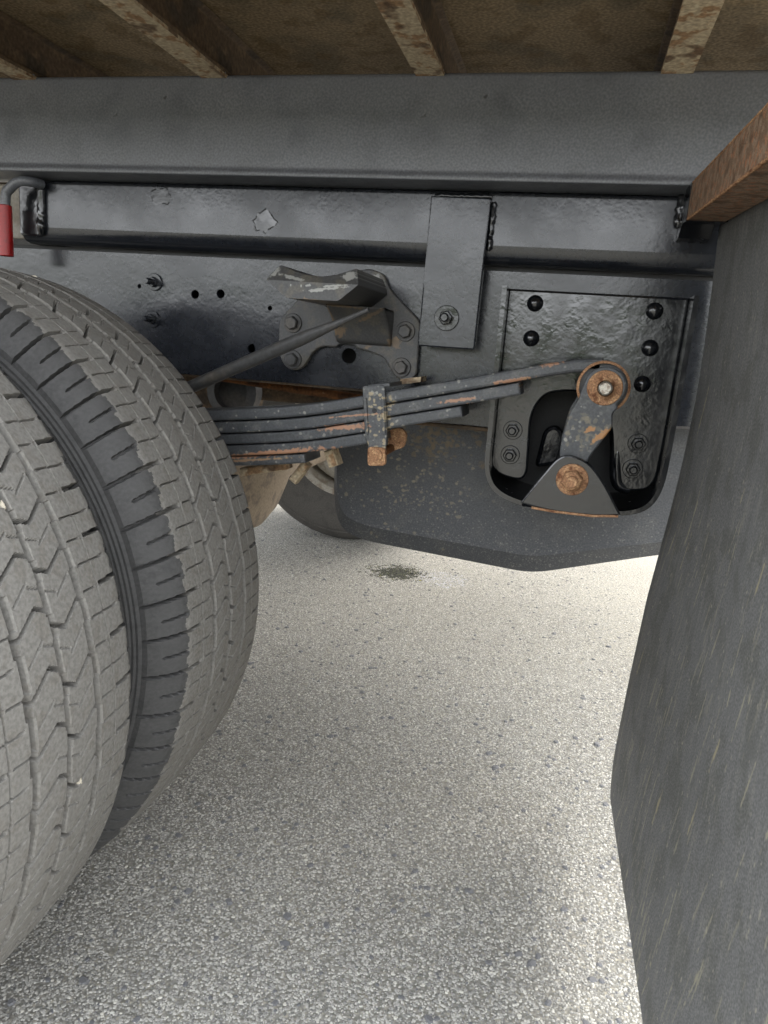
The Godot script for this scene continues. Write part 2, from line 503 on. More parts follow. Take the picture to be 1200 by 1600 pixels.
func make_flap_sheet() -> void:
	var lo := Vector2(0.0, 0.08)
	var hi := Vector2(0.75, 0.96)
	var w := 1024
	var h := 1200
	var im := layered(w, h, Color(0.40, 0.40, 0.395), nz(w, h, 0.25, 2, 51), 0.45, [[Color(0.34, 0.34, 0.325, 0.6), nz(w, h, 0.01, 4, 52), 0.45, 0.75], [Color(0.48, 0.475, 0.45, 0.45), streaks(w, h, 200, 56), 0.55, 0.9], [Color(0.34, 0.34, 0.335, 0.35), streaks(w, h, 60, 57), 0.55, 0.85]]).get_image()
	var n := noise(0.05, 54)
	var rng := RandomNumberGenerator.new()
	rng.seed = 55
	for i in 330:   # grit scratches running down the flap
		var at := Vector2(rng.randf_range(0.03, 0.72), 0.1 + 0.5 * rng.randf() ** 1.3)
		var l := rng.randf_range(0.003, 0.03)
		blot(im, lo, hi, at, Vector2(rng.randf_range(0.0006, 0.0016), l), Color(0.58, 0.56, 0.48, rng.randf_range(0.25, 0.8)), n, rng.randfn(-0.22, 0.07))
	for i in 10:
		var at := Vector2(rng.randf_range(0.06, 0.7), rng.randf_range(0.15, 0.7))
		blot(im, lo, hi, at, Vector2(rng.randf_range(0.001, 0.003), rng.randf_range(0.01, 0.03)), Color(0.62, 0.58, 0.46, 0.7), n, -0.25)
	for i in 1100:
		var at := Vector2(rng.randf_range(0.02, 0.72), rng.randf_range(0.1, 0.8))
		var r := rng.randf_range(0.0005, 0.0014)
		blot(im, lo, hi, at, Vector2(r, r * 1.5), Color(0.60, 0.58, 0.52, rng.randf_range(0.3, 0.8)), n)
	blot(im, lo, hi, Vector2(0.085, 0.42), Vector2(0.0012, 0.22), Color(0.55, 0.52, 0.44, 0.75), n, 0.05, 0.4)
	M.flap = sheet(ImageTexture.create_from_image(im), lo, hi, 0.68, 0.4)

func make_stop_sheet() -> void:
	var lo := Vector2(-0.44, 0.64)
	var hi := Vector2(-0.19, 0.84)
	var w := 640
	var h := 512
	var im := layered(w, h, Color(0.275, 0.275, 0.275), nz(w, h, 0.1, 3, 61), 0.3, [[Color(0.36, 0.34, 0.30, 0.6), nz(w, h, 0.012, 4, 62), 0.48, 0.75]]).get_image()
	var n := noise(0.05, 63)
	var b := Color(0.60, 0.60, 0.58, 0.9)
	for q in [[-0.365, 0.789, 0.006, 0.005, 0.0], [-0.340, 0.783, 0.014, 0.002, -0.2], [-0.268, 0.789, 0.009, 0.005, 0.4], [-0.295, 0.772, 0.022, 0.0014, 0.14], [-0.285, 0.776, 0.017, 0.0012, 0.12], [-0.305, 0.769, 0.008, 0.001, 0.1], [-0.340, 0.774, 0.001, 0.002, 0.0], [-0.327, 0.774, 0.001, 0.002, 0.0], [-0.318, 0.775, 0.003, 0.0015, 0.0], [-0.380, 0.800, 0.006, 0.004, 0.5], [-0.275, 0.800, 0.008, 0.004, 0.4]]:
		blot(im, lo, hi, Vector2(q[0], q[1]), Vector2(q[2], q[3]), b, n, q[4])
	var buff := Color(0.48, 0.40, 0.31, 0.75)
	for q in [[-0.322, 0.738, 0.0016, 0.018, 0.0], [-0.315, 0.725, 0.010, 0.006, 0.3], [-0.300, 0.742, 0.004, 0.002, 0.0], [-0.240, 0.715, 0.008, 0.008, 0.0], [-0.235, 0.722, 0.006, 0.003, 0.4], [-0.265, 0.748, 0.02, 0.002, 0.4], [-0.305, 0.757, 0.03, 0.0016, -0.05], [-0.280, 0.706, 0.005, 0.002, 0.2]]:
		blot(im, lo, hi, Vector2(q[0], q[1]), Vector2(q[2], q[3]), buff, n, q[4])
	M.stop = sheet(ImageTexture.create_from_image(im), lo, hi, 0.5, 0.5)

# ---- tyres -----------------------------------------------------------------------------------------------------------
const R := 0.3636
const PITCHES := 55
const GROUND := 0.042   # the camera heights were read with the axle as datum
const PITCH := TAU * R / PITCHES

static func seg_dist(p: Vector2, a: Vector2, b: Vector2) -> float:
	var ab := b - a
	return (p - a - ab * clampf((p - a).dot(ab) / ab.length_squared(), 0.0, 1.0)).length()

# how deep the tread is cut at (across, along) within one pitch, in metres
static func cut(v: float, s: float) -> float:
	var d := 0.0
	var tw := absf(fposmod(s / PITCH, 1.0) - 0.5) * 2.0
	var wob := 0.0009 * (1.0 if tw > 0.6 else -1.0)
	d = maxf(d, 0.0115 * step(0.00320, 0.00280, absf(v - 0.037 - wob)))
	d = maxf(d, 0.0115 * step(0.00260, 0.00220, absf(v + wob * 0.6)))
	d = maxf(d, 0.0115 * step(0.00320, 0.00280, absf(v + 0.037 + wob)))
	d = maxf(d, 0.0050 * step(0.0007, 0.0004, absf(absf(v) - 0.060)))
	for side in [1.0, -1.0]:
		for k in [-1.0, 0.0, 1.0]:
			# both halves of the tread are the same drawing turned by half a circle
			var p := Vector2(v * side, (s - (0.0 if side > 0.0 else 0.35 * PITCH)) * side + k * PITCH)
			if p.x > -0.004 and p.x < 0.042:
				var c := minf(seg_dist(p, Vector2(0.037, 0), Vector2(0.0122, 0.43 * PITCH)), seg_dist(p, Vector2(0.0122, 0.43 * PITCH), Vector2(0, 0.30 * PITCH)))
				d = maxf(d, 0.0105 * step(0.00170, 0.00130, c))
				d = maxf(d, 0.0022 * step(0.0010, 0.0005, seg_dist(p, Vector2(0.030, 0.58 * PITCH), Vector2(0.013, 0.88 * PITCH))))
				d = maxf(d, 0.0022 * step(0.0010, 0.0005, seg_dist(p, Vector2(0.013, 0.80 * PITCH), Vector2(0.003, 0.72 * PITCH))))
			var q := Vector2(v * side, (s - (0.0 if side > 0.0 else 0.5 * PITCH)) * side + k * PITCH)
			if q.x > 0.036:
				var e := minf(seg_dist(q, Vector2(0.13, -0.03 * PITCH), Vector2(0.092, 0.12 * PITCH)), seg_dist(q, Vector2(0.092, 0.12 * PITCH), Vector2(0.064, 0.16 * PITCH)))
				d = maxf(d, 0.0105 * step(0.00190, 0.00150, e))
				d = maxf(d, 0.006 * step(0.00150, 0.00110, seg_dist(q, Vector2(0.105, 0.55 * PITCH), Vector2(0.086, 0.63 * PITCH))))
				d = maxf(d, 0.0035 * step(0.0007, 0.0004, seg_dist(q, Vector2(0.080, 0.66 * PITCH), Vector2(0.044, 0.69 * PITCH))))
				d = maxf(d, 0.0035 * step(0.0007, 0.0004, seg_dist(q, Vector2(0.056, 0.17 * PITCH), Vector2(0.042, 0.18 * PITCH))))
				d = maxf(d, 0.005 * step(0.00190, 0.00150, q.distance_to(Vector2(0.060, 0.18 * PITCH))))
				d = maxf(d, 0.005 * step(0.00170, 0.00130, q.distance_to(Vector2(0.060, 0.68 * PITCH))))
	return d

static func crown(v: float) -> float:
	var a := absf(v)
	return R - 0.5 * v * v - 21.0 * maxf(0.0, a - 0.080) ** 2

func tyre_mesh(detailed: bool) -> ArrayMesh:
	var ns := 40 if detailed else 6
	var nv := 230 if detailed else 48
	var half := 0.115
	# one pitch of tread, drawn once: height and slope
	var hgt := PackedFloat32Array()
	for j in ns:
		for i in nv + 1:
			var v := lerpf(-half, half, float(i) / nv)
			var dc := cut(v, PITCH * j / ns)
			hgt.append(crown(v) - (dc if detailed else 0.5 * dc))
	var rng := RandomNumberGenerator.new()
	rng.seed = 77
	var lens := []
	var total := 0.0
	for i in PITCHES:
		var l: float = [0.9, 1.0, 1.1][rng.randi() % 3]
		lens.append(l)
		total += l
	var grime := noise(9.0, 78)
	var V := PackedVector3Array()
	var N := PackedVector3Array()
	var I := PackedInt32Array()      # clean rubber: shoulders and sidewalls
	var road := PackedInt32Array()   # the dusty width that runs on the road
	var a0 := -PI * 0.53
	var dv := half * 2.0 / nv
	var edges := PackedFloat32Array()   # how far across the road has dusted each row
	var rows := 0
	var ang := a0
	for k in PITCHES:
		var wide: float = TAU * lens[k] / total
		var ds := wide * R / ns
		var edge := 0.0845 + rng.randf_range(-0.0012, 0.0012)
		var stride := 1 if not detailed or ang + a0 * 0.0 < PI * 0.66 else 10
		for j in range(0, ns, stride):
			var a := ang + wide * j / ns
			var ca := cos(a)
			var sa := sin(a)
			var jm := (j + ns - 1) % ns
			var jp := (j + 1) % ns
			var lim := edge + (0.0022 if j * 2 < ns else 0.0)
			for i in nv + 1:
				var v := -half + dv * i
				var r := hgt[j * (nv + 1) + i]
				V.append(Vector3(ca * r, sa * r, v))
				var gs := (hgt[jp * (nv + 1) + i] - hgt[jm * (nv + 1) + i]) / (2.0 * ds)
				var gv := (hgt[j * (nv + 1) + mini(i + 1, nv)] - hgt[j * (nv + 1) + maxi(i - 1, 0)]) / (dv * (2.0 if i > 0 and i < nv else 1.0))
				var nn := Vector3(1, -gs, -gv).normalized()   # radial, along, across
				N.append(Vector3(ca * nn.x - sa * nn.y, sa * nn.x + ca * nn.y, nn.z))
			edges.append(lim)
			rows += 1
		ang += wide
	var w := nv + 1
	for e in [0, nv]:
		var first := V.size()
		var sd := -1.0 if e == 0 else 1.0
		for y in rows:
			var top := V[y * w + e]
			var rad := Vector3(top.x, top.y, 0).normalized()
			for q in [top, rad * (crown(half) - 0.010) + Vector3(0, 0, top.z)]:
				V.append(q)
				N.append(Vector3(0, 0, sd))
		for y in rows:
			var p := first + y * 2
			var q := first + ((y + 1) % rows) * 2
			if sd > 0.0:
				I.append_array([p, p + 1, q, p + 1, q + 1, q])
			else:
				I.append_array([p, q, p + 1, p + 1, q, q + 1])
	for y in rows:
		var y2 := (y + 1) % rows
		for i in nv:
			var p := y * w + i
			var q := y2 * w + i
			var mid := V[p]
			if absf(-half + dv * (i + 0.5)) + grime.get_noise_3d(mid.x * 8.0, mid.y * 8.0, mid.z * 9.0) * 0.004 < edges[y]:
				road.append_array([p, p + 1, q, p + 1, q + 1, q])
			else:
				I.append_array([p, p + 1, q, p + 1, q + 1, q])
	# sidewalls with their fine ribs, turned about the axle
	var wall := [Vector2(crown(half) - 0.010, half), Vector2(0.362, 0.1155), Vector2(0.359, 0.1175), Vector2(0.356, 0.1172), Vector2(0.354, 0.119), Vector2(0.351, 0.1187), Vector2(0.349, 0.1203), Vector2(0.346, 0.1200), Vector2(0.343, 0.1213), Vector2(0.335, 0.1225), Vector2(0.318, 0.1245), Vector2(0.300, 0.1250), Vector2(0.280, 0.1235), Vector2(0.262, 0.119), Vector2(0.245, 0.112), Vector2(0.232, 0.104), Vector2(0.224, 0.098), Vector2(0.216, 0.094), Vector2(0.214, 0.08)]
	for i in wall.size():
		if i > 0:
			wall[i].x = 0.331 - (0.368 - wall[i].x) * 0.87
	var turns := 420 if detailed else 120
	for side in [1.0, -1.0]:
		var base := V.size()
		for i in wall.size():
			var p0: Vector2 = wall[maxi(i - 1, 0)]
			var p1: Vector2 = wall[mini(i + 1, wall.size() - 1)]
			var d := (p1 - p0).normalized()
			for k in turns:
				var a := TAU * k / turns
				V.append(Vector3(cos(a) * wall[i].x, sin(a) * wall[i].x, wall[i].y * side))
				N.append(Vector3(cos(a) * d.y, sin(a) * d.y, -d.x * side).normalized())
		for i in wall.size() - 1:
			for k in turns:
				var k2 := (k + 1) % turns
				var p := base + i * turns + k
				var p2 := base + i * turns + k2
				if side > 0.0:
					I.append_array([p, p + turns, p2, p2, p + turns, p2 + turns])
				else:
					I.append_array([p, p2, p + turns, p2, p2 + turns, p + turns])
	var arr := []
	arr.resize(Mesh.ARRAY_MAX)
	arr[Mesh.ARRAY_VERTEX] = V
	if not detailed:
		arr[Mesh.ARRAY_NORMAL] = N
	arr[Mesh.ARRAY_INDEX] = I
	var m := ArrayMesh.new()
	m.add_surface_from_arrays(Mesh.PRIMITIVE_TRIANGLES, arr)
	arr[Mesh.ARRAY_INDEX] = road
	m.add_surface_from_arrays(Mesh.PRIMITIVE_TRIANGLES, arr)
	return m

func wheel(tyre: Mesh, at: Vector3, turn: float, flip: bool, wall: Material, rim_label: String, truck: Node, label: String) -> void:
	var o := holder("rear_wheel", truck, at, label)
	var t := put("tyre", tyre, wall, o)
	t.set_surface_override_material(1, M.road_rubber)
	t.rotation.z = turn
	var mb := MB.new()
	var f := -1.0 if flip else 1.0
	# rolled lip, barrel and dished centre with hand holes left to the dish
	var prof := [Vector2(0.190, -0.094), Vector2(0.209, -0.101), Vector2(0.213, -0.094), Vector2(0.200, -0.084), Vector2(0.199, 0.084), Vector2(0.213, 0.094), Vector2(0.209, 0.101), Vector2(0.190, 0.094)]
	lathe(mb, prof, Transform3D(Basis(Vector3(1, 0, 0), Vector3(0, 1, 0), Vector3(0, 0, 1)), Vector3.ZERO), 64)
	var inner := [Vector2(0.190, -0.094), Vector2(0.181, -0.06), Vector2(0.177, 0.0), Vector2(0.181, 0.06), Vector2(0.190, 0.094)]
	lathe(mb, inner, Transform3D(), 64, false, true)
	var dish := [Vector2(0.178, 0.02 * f), Vector2(0.16, 0.075 * f), Vector2(0.12, 0.09 * f), Vector2(0.075, 0.09 * f), Vector2(0.06, 0.05 * f), Vector2(0.0, 0.05 * f)]
	lathe(mb, dish, Transform3D(), 48, false, true)
	put("rim", mb.done(), M.steel, o, rim_label)
	mb = MB.new()
	lathe(mb, [Vector2(0.172, -0.06 * f), Vector2(0.172, -0.075 * f), Vector2(0.15, -0.083 * f), Vector2(0.06, -0.085 * f), Vector2(0.0, -0.085 * f)], Transform3D(), 48)
	put("brake_drum", mb.done(), M.mud, o)

# ---- fastenings ------------------------------------------------------------------------------------------------------
func fastening(called: String, at: Vector3, hex: float, high: float, washer: float, stud: float, stud_high: float, m: Material, parent: Node, turn := 0.3, label := "") -> void:
	var mb := MB.new()
	var xf := Transform3D(Basis(Vector3(0, 0, 1), turn), Vector3.ZERO)
	var z := 0.0
	if washer > 0.0:
		lathe(mb, [Vector2(washer, -0.001), Vector2(washer, 0.002), Vector2(washer - 0.0008, 0.0028), Vector2(0, 0.0028)], xf, 28)
		z = 0.0028
	if hex > 0.0:
		lathe(mb, [Vector2(hex, z), Vector2(hex, z + high * 0.8), Vector2(hex * 0.84, z + high), Vector2(0, z + high)], xf, 6, true)
		z += high
	if stud > 0.0:
		lathe(mb, [Vector2(stud, z - 0.002), Vector2(stud, z + stud_high * 0.8), Vector2(stud * 0.7, z + stud_high), Vector2(0, z + stud_high)], xf, 14)
	var o := put(called, mb.done(), m, parent, label)
	o.position = at

func rivet(at: Vector3, r: float, parent: Node) -> void:
	var mb := MB.new()
	var prof := [Vector2(r * 1.12, -0.001), Vector2(r * 1.08, 0.0006), Vector2(r * 1.0, 0.0014)]
	for k in 7:
		var a := PI * 0.5 * k / 6.0
		prof.append(Vector2(r * cos(a), 0.0014 + r * 0.75 * sin(a)))
	lathe(mb, prof, Transform3D(), 22, false, true)
	var o := put("rivet", mb.done(), M.enamel, parent)
	o.position = at

func bead(mb: MB, a: Vector3, b: Vector3, r: float, s: int) -> void:
	# a lumpy weld bead
	var rng := RandomNumberGenerator.new()
	rng.seed = s
	var n := maxi(4, int(a.distance_to(b) / (r * 0.8)))
	var pts := []
	var rad := []
	for i in n + 1:
		pts.append(a.lerp(b, float(i) / n) + Vector3(rng.randf_range(-1, 1), rng.randf_range(-1, 1), rng.randf_range(-1, 1)) * r * 0.15)
		rad.append(r * rng.randf_range(0.8, 1.15) * (0.6 if i == 0 or i == n else 1.0))
	tube(mb, pts, rad, 8)

# ======================================================================================================================
func _ready() -> void:
	var cam := Camera3D.new()
	cam.name = "camera"
	cam.fov = 69.03
	cam.near = 0.02
	cam.far = 900.0
	cam.position = Vector3(0, 0.7133, 1.0445)
	cam.basis = Basis(Vector3.UP, 0.2268) * Basis(Vector3.RIGHT, -0.2225) * Basis(Vector3(0, 0, 1), 0.0716)
	add_child(cam)
	var env := Environment.new()
	env.background_mode = Environment.BG_SKY
	var sky := Sky.new()
	var psm := ProceduralSkyMaterial.new()
	psm.sky_top_color = Color(0.86, 0.88, 0.91)
	psm.sky_horizon_color = Color(0.90, 0.905, 0.91)
	psm.sky_curve = 0.2
	psm.ground_bottom_color = Color(0.45, 0.45, 0.44)
	psm.ground_horizon_color = Color(0.6, 0.6, 0.6)
	sky.sky_material = psm
	env.sky = sky
	env.tonemap_mode = Environment.TONE_MAPPER_LINEAR
	env.tonemap_exposure = 6.6
	env.sdfgi_enabled = true
	env.ssao_enabled = true
	env.ssil_enabled = true
	var we := WorldEnvironment.new()
	we.name = "daylight"
	we.environment = env
	add_child(we)
	var sun := DirectionalLight3D.new()
	sun.name = "veiled_sun"
	sun.light_energy = 0.5
	sun.light_angular_distance = 45.0
	sun.light_color = Color(1.0, 0.98, 0.95)
	sun.shadow_enabled = true
	sun.basis = Basis.looking_at(Vector3(-0.45, -0.62, 0.62).normalized(), Vector3.UP)
	add_child(sun)

	make_materials()
	build_ground()
	var truck := Node3D.new()
	truck.name = "flatbed_truck"
	truck.position = Vector3(0, 0, 0)
	tag(truck, "black-painted flatbed truck, left rear wheels and chassis seen from under its deck edge", "truck")
	add_child(truck)
	build_deck(truck)
	build_rail(truck)
	build_tank(truck)
	build_far_side(truck)
	build_stop(truck)
	build_hanger(truck)
	build_spring(truck)
	build_wheels(truck)
	build_flap(truck)
	build_small(truck)
	build_pebbles()
	build_added_hedge()

func build_ground() -> void:
	var mb := MB.new()
	mb.quad(Vector3(-400, GROUND, -400), Vector3(400, GROUND, -400), Vector3(400, GROUND, 400), Vector3(-400, GROUND, 400), Vector3.UP)
	tag(put("ground", mb.done(), M.asphalt, self), "grey weathered asphalt under the truck", "", "", "structure")
	# the aggregate that stands out of the asphalt, one chip at a time where the picture shows it
	var cm := MB.new()
	var rng := RandomNumberGenerator.new()
	rng.seed = 5
	var top := []
	var rim := []
	for k in 7:
		var a := TAU * k / 7.0
		rim.append(Vector3(cos(a) * rng.randf_range(0.8, 1.15), -0.25, sin(a) * rng.randf_range(0.8, 1.15)))
		top.append(Vector3(cos(a + 0.2) * rng.randf_range(0.45, 0.7), rng.randf_range(0.3, 0.55), sin(a + 0.2) * rng.randf_range(0.45, 0.7)))
	for k in 7:
		var l := (k + 1) % 7
		cm.quad(rim[k], rim[l], top[l], top[k], rim[k] + rim[l])
		cm.tri(top[k], top[l], Vector3(0.05, 0.5, -0.05), Vector3.UP)
	var chip := cm.done()
	chip.surface_set_material(0, M.chip)
	var count := 420000
	var mm := MultiMesh.new()
	mm.transform_format = MultiMesh.TRANSFORM_3D
	mm.use_colors = true
	mm.mesh = chip
	mm.instance_count = count
	var buf := PackedFloat32Array()
	buf.resize(count * 16)
	var patch := noise(1.6, 6)
	var fine := noise(30.0, 7)
	for i in count:
		# denser towards the photographer, thinner under the far side
		var z := 0.85 - 2.9 * rng.randf() ** 1.45
		var x := rng.randf_range(-0.75, 0.32) - maxf(0.0, -z) * rng.randf_range(0.0, 0.35)
		if i < 5000:   # an oily, mossy spot where grit has gathered
			x = -0.433 + rng.randfn(0, 0.045)
			z = -1.063 + rng.randfn(0, 0.042)
		var r := 0.0009 + 0.0013 * rng.randf() ** 2
		var roll := rng.randf()
		var c: Color
		if roll < 0.50:
			var k := rng.randf_range(0.7, 1.4)
			c = Color(0.375 * k, 0.364 * k, 0.330 * k)
		elif roll < 0.88:
			var k := rng.randf_range(0.6, 1.4)
			c = Color(0.275 * k, 0.268 * k, 0.248 * k)
		elif roll < 0.97:
			var k := rng.randf_range(0.7, 1.3)
			c = Color(0.18 * k, 0.177 * k, 0.17 * k)
		elif roll < 0.994:
			c = Color(0.52, 0.50, 0.44)
			r *= 1.2
		else:
			c = Color(0.14, 0.14, 0.145)
			r *= rng.randf_range(1.5, 3.6)
		c = c * (0.93 + 0.06 * patch.get_noise_2d(x, z))
		# a patch of moss-dark oil with a pale spill beside it
		var e := Vector2((x + 0.433) / 0.070, (z + 1.063) / 0.070).length() + fine.get_noise_2d(x, z) * 0.8
		if e < 0.75 or (e < 1.5 and rng.randf() < 1.5 - e):
			c = Color(0.026, 0.027, 0.020) * rng.randf_range(0.4, 2.2) if rng.randf() < 0.95 else Color(0.20, 0.19, 0.06)
		elif Vector2((x + 0.296) / 0.08, (z + 1.062) / 0.07).length() + fine.get_noise_2d(x, z) * 0.6 < 0.9 and rng.randf() < 0.35:
			c = Color(0.42, 0.43, 0.47)
		var turn := Basis(Vector3.UP, rng.randf() * TAU) * Basis(Vector3.RIGHT, rng.randf_range(-0.25, 0.25))
		var sx := r * rng.randf_range(0.8, 1.35)
		var sy := r * rng.randf_range(0.4, 0.85)
		var b := turn.scaled_local(Vector3(sx, sy, r))
		var o := i * 16
		buf[o] = b.x.x; buf[o + 1] = b.y.x; buf[o + 2] = b.z.x; buf[o + 3] = x
		buf[o + 4] = b.x.y; buf[o + 5] = b.y.y; buf[o + 6] = b.z.y; buf[o + 7] = GROUND + 0.0002
		buf[o + 8] = b.x.z; buf[o + 9] = b.y.z; buf[o + 10] = b.z.z; buf[o + 11] = z
		buf[o + 12] = c.r; buf[o + 13] = c.g; buf[o + 14] = c.b; buf[o + 15] = 1.0
	mm.buffer = buf
	var mi := MultiMeshInstance3D.new()
	mi.name = "asphalt_aggregate"
	mi.multimesh = mm
	mi.set_meta("kind", "stuff")
	mi.set_meta("label", "cream and grey stone chips worn proud of the asphalt")
	mi.set_meta("category", "aggregate")
	add_child(mi)

func build_deck(truck: Node) -> void:
	var deck := holder("deck", truck, Vector3.ZERO, "truck deck with brown underside and rusty crossmembers")
	# floor sheets between the members
	var mb := MB.new()
	box(mb, Vector3(-1.44, 1.105, -0.50), Vector3(4.12, 0.03, 2.46), 0.002)
	put("deck_floor", mb.done(), M.deck, deck, "dark brown underside of the deck floor")
	mb = MB.new()
	plate(mb, rounded([Vector2(-0.745, 1.02), Vector2(-0.70, 1.02), Vector2(-0.70, 1.03), Vector2(-0.735, 1.03), Vector2(-0.735, 1.12), Vector2(-0.745, 1.12)], 0.003, 2), -3.5, 0.62, 0.0, Transform3D(ALONG_X, Vector3.ZERO))
	put("side_rail", mb.done(), M.satin, deck)
	# channel crossmembers: web, bottom lip towards the front
	for i in 13:
		var x := 0.077 + 0.2815 * (1 - i)
		if absf(x - 0.077) < 0.01: x = 0.076
		mb = MB.new()
		var prof := rounded([Vector2(-0.017, 0), Vector2(0.017, 0), Vector2(0.017, 0.006), Vector2(0.008, 0.008), Vector2(0.008, 0.052), Vector2(0.017, 0.056), Vector2(-0.017, 0.056), Vector2(-0.017, 0.052), Vector2(0.001, 0.050), Vector2(0.001, 0.008), Vector2(-0.017, 0.006)], 0.002, 2)
		plate(mb, prof, -1.72, 0.70, 0.0, Transform3D(Basis(), Vector3(x, 1.0325, 0)))
		var cm := put("crossmember", mb.done(), M.brown, deck)
		mb = MB.new()
		box(mb, Vector3(x, 1.0305, -0.51), Vector3(0.0345, 0.004, 2.42), 0.001)
		put("lit_flange", mb.done(), M.cream, cm)  # paler than the rusty web: light on the flange put into its colour
		mb = MB.new()
		bead(mb, Vector3(x - 0.016, 1.0325, 0.083), Vector3(x + 0.017, 1.0325, 0.083), 0.0035, 90 + i)
		put("weld_bead", mb.done(), M.satin, deck)
	# the deep beam that the crossmembers lie on, and the sill below it
	for s in [0, 1]:
		var off := -1.24 - 0.08 if s else 0.0
		mb = MB.new()
		var prof := rounded([Vector2(-0.0825, 0.912), Vector2(-0.0825, 0.9175), Vector2(-0.08, 0.9215), Vector2(-0.08, 1.0325), Vector2(-0.0, 1.0325), Vector2(-0.0, 1.022), Vector2(-0.069, 1.022), Vector2(-0.069, 0.921), Vector2(0.0, 0.921), Vector2(0.0, 0.912)], [0.003, 0.003, 0.003, 0.005, 0.002, 0.0, 0.006, 0.006, 0.0, 0.002], 4)
		if s:
			prof = rounded([Vector2(0, 0.912), Vector2(0, 1.0325), Vector2(-0.08, 1.0325), Vector2(-0.08, 0.912)], 0.006, 3)
		plate(mb, prof, -3.5, 0.60, 0.0, Transform3D(ALONG_X, Vector3(0, 0, off)))
		put("deck_beam", mb.done(), M.satin, truck, "deep satin black beam under the deck crossmembers" if s == 0 else "")
	mb = MB.new()
	var sill := rounded([Vector2(-0.03, 0.8235), Vector2(-0.03, 0.9115), Vector2(0.05, 0.9115), Vector2(0.05, 0.900), Vector2(-0.02, 0.900), Vector2(-0.02, 0.834), Vector2(0.05, 0.834), Vector2(0.05, 0.8235)], [0.022, 0.006, 0, 0, 0.003, 0.008, 0, 0], 6)
	plate(mb, sill, -0.822, 0.60, 0.0015, Transform3D(ALONG_X, Vector3.ZERO))
	var sl := put("deck_sill", mb.done(), M.paint, truck, "glossy black channel sill between beam and frame rail")
	mb = MB.new()
	box(mb, Vector3(-1.4, 0.8203, -0.02), Vector3(3.9, 0.0058, 0.03), 0.0005)
	put("added_gap_strip", mb.done(), M.black, truck)  # added black strip, blocks the light through the gap under the sill
	# scabs where old paint has come off and been painted over: raised ragged edges
	for q in [[-0.590, 0.893, 0.016, 0.012], [-0.432, 0.865, 0.017, 0.015]]:
		mb = MB.new()
		var rng := RandomNumberGenerator.new()
		rng.seed = int(q[0] * -1000)
		var pts := []
		for k in 22:
			var a := TAU * k / 22.0
			pts.append(Vector2(q[0] + cos(a) * q[2] * rng.randf_range(0.75, 1.15), q[1] + sin(a) * q[3] * rng.randf_range(0.7, 1.15)))
		for k in 22:
			var p: Vector2 = pts[k]
			var n: Vector2 = pts[(k + 1) % 22]
			if rng.randf() < 0.6:
				tube(mb, [Vector3(p.x, p.y, 0.0299), Vector3(n.x, n.y, 0.0299)], rng.randf_range(0.0005, 0.0011), 6)
		plate(mb, PackedVector2Array(pts), 0.029, 0.0302)
		put("paint_scab", mb.done(), M.enamel, sl)
	# welded end plate, thick with paint
	mb = MB.new()
	plate(mb, rounded([Vector2(-0.822, 0.832), Vector2(-0.785, 0.832), Vector2(-0.785, 0.905), Vector2(-0.822, 0.905)], 0.006), 0.02, 0.034, 0.003)
	bead(mb, Vector3(-0.785, 0.834, 0.033), Vector3(-0.783, 0.905, 0.033), 0.006, 4)
	put("end_plate", mb.done(), M.enamel, sl)
	mb = MB.new()
	box(mb, Vector3(-0.90, 0.868, 0.015), Vector3(0.15, 0.078, 0.01), 0.003)
	put("end_gusset", mb.done(), M.steel, sl)
	# strap that ties the sill to the frame rail
	mb = MB.new()
	plate(mb, rounded([Vector2(-0.201, 0.713), Vector2(-0.125, 0.713), Vector2(-0.122, 0.900), Vector2(-0.199, 0.901)], 0.002, 2), 0.031, 0.045, 0.0018)
	var tp := put("tie_plate", mb.done(), M.paint, truck, "upright black strap plate bolted across sill and frame rail")
	mb = MB.new()
	bead(mb, Vector3(-0.120, 0.838, 0.034), Vector3(-0.119, 0.898, 0.034), 0.004, 8)
	bead(mb, Vector3(-0.196, 0.903, 0.034), Vector3(-0.122, 0.903, 0.034), 0.004, 9)
	put("weld_bead", mb.done(), M.enamel, tp)
	fastening("bolt", Vector3(-0.165, 0.751, 0.0452), 0.0095, 0.009, 0.0165, 0.0058, 0.010, M.enamel, tp, 0.2)
	mb = MB.new()
	plate(mb, rounded([Vector2(-0.195, 0.716), Vector2(-0.13, 0.716), Vector2(-0.13, 0.80), Vector2(-0.195, 0.80)], 0.002, 2), 0.0005, 0.0305)
	put("spacer", mb.done(), M.enamel, tp)

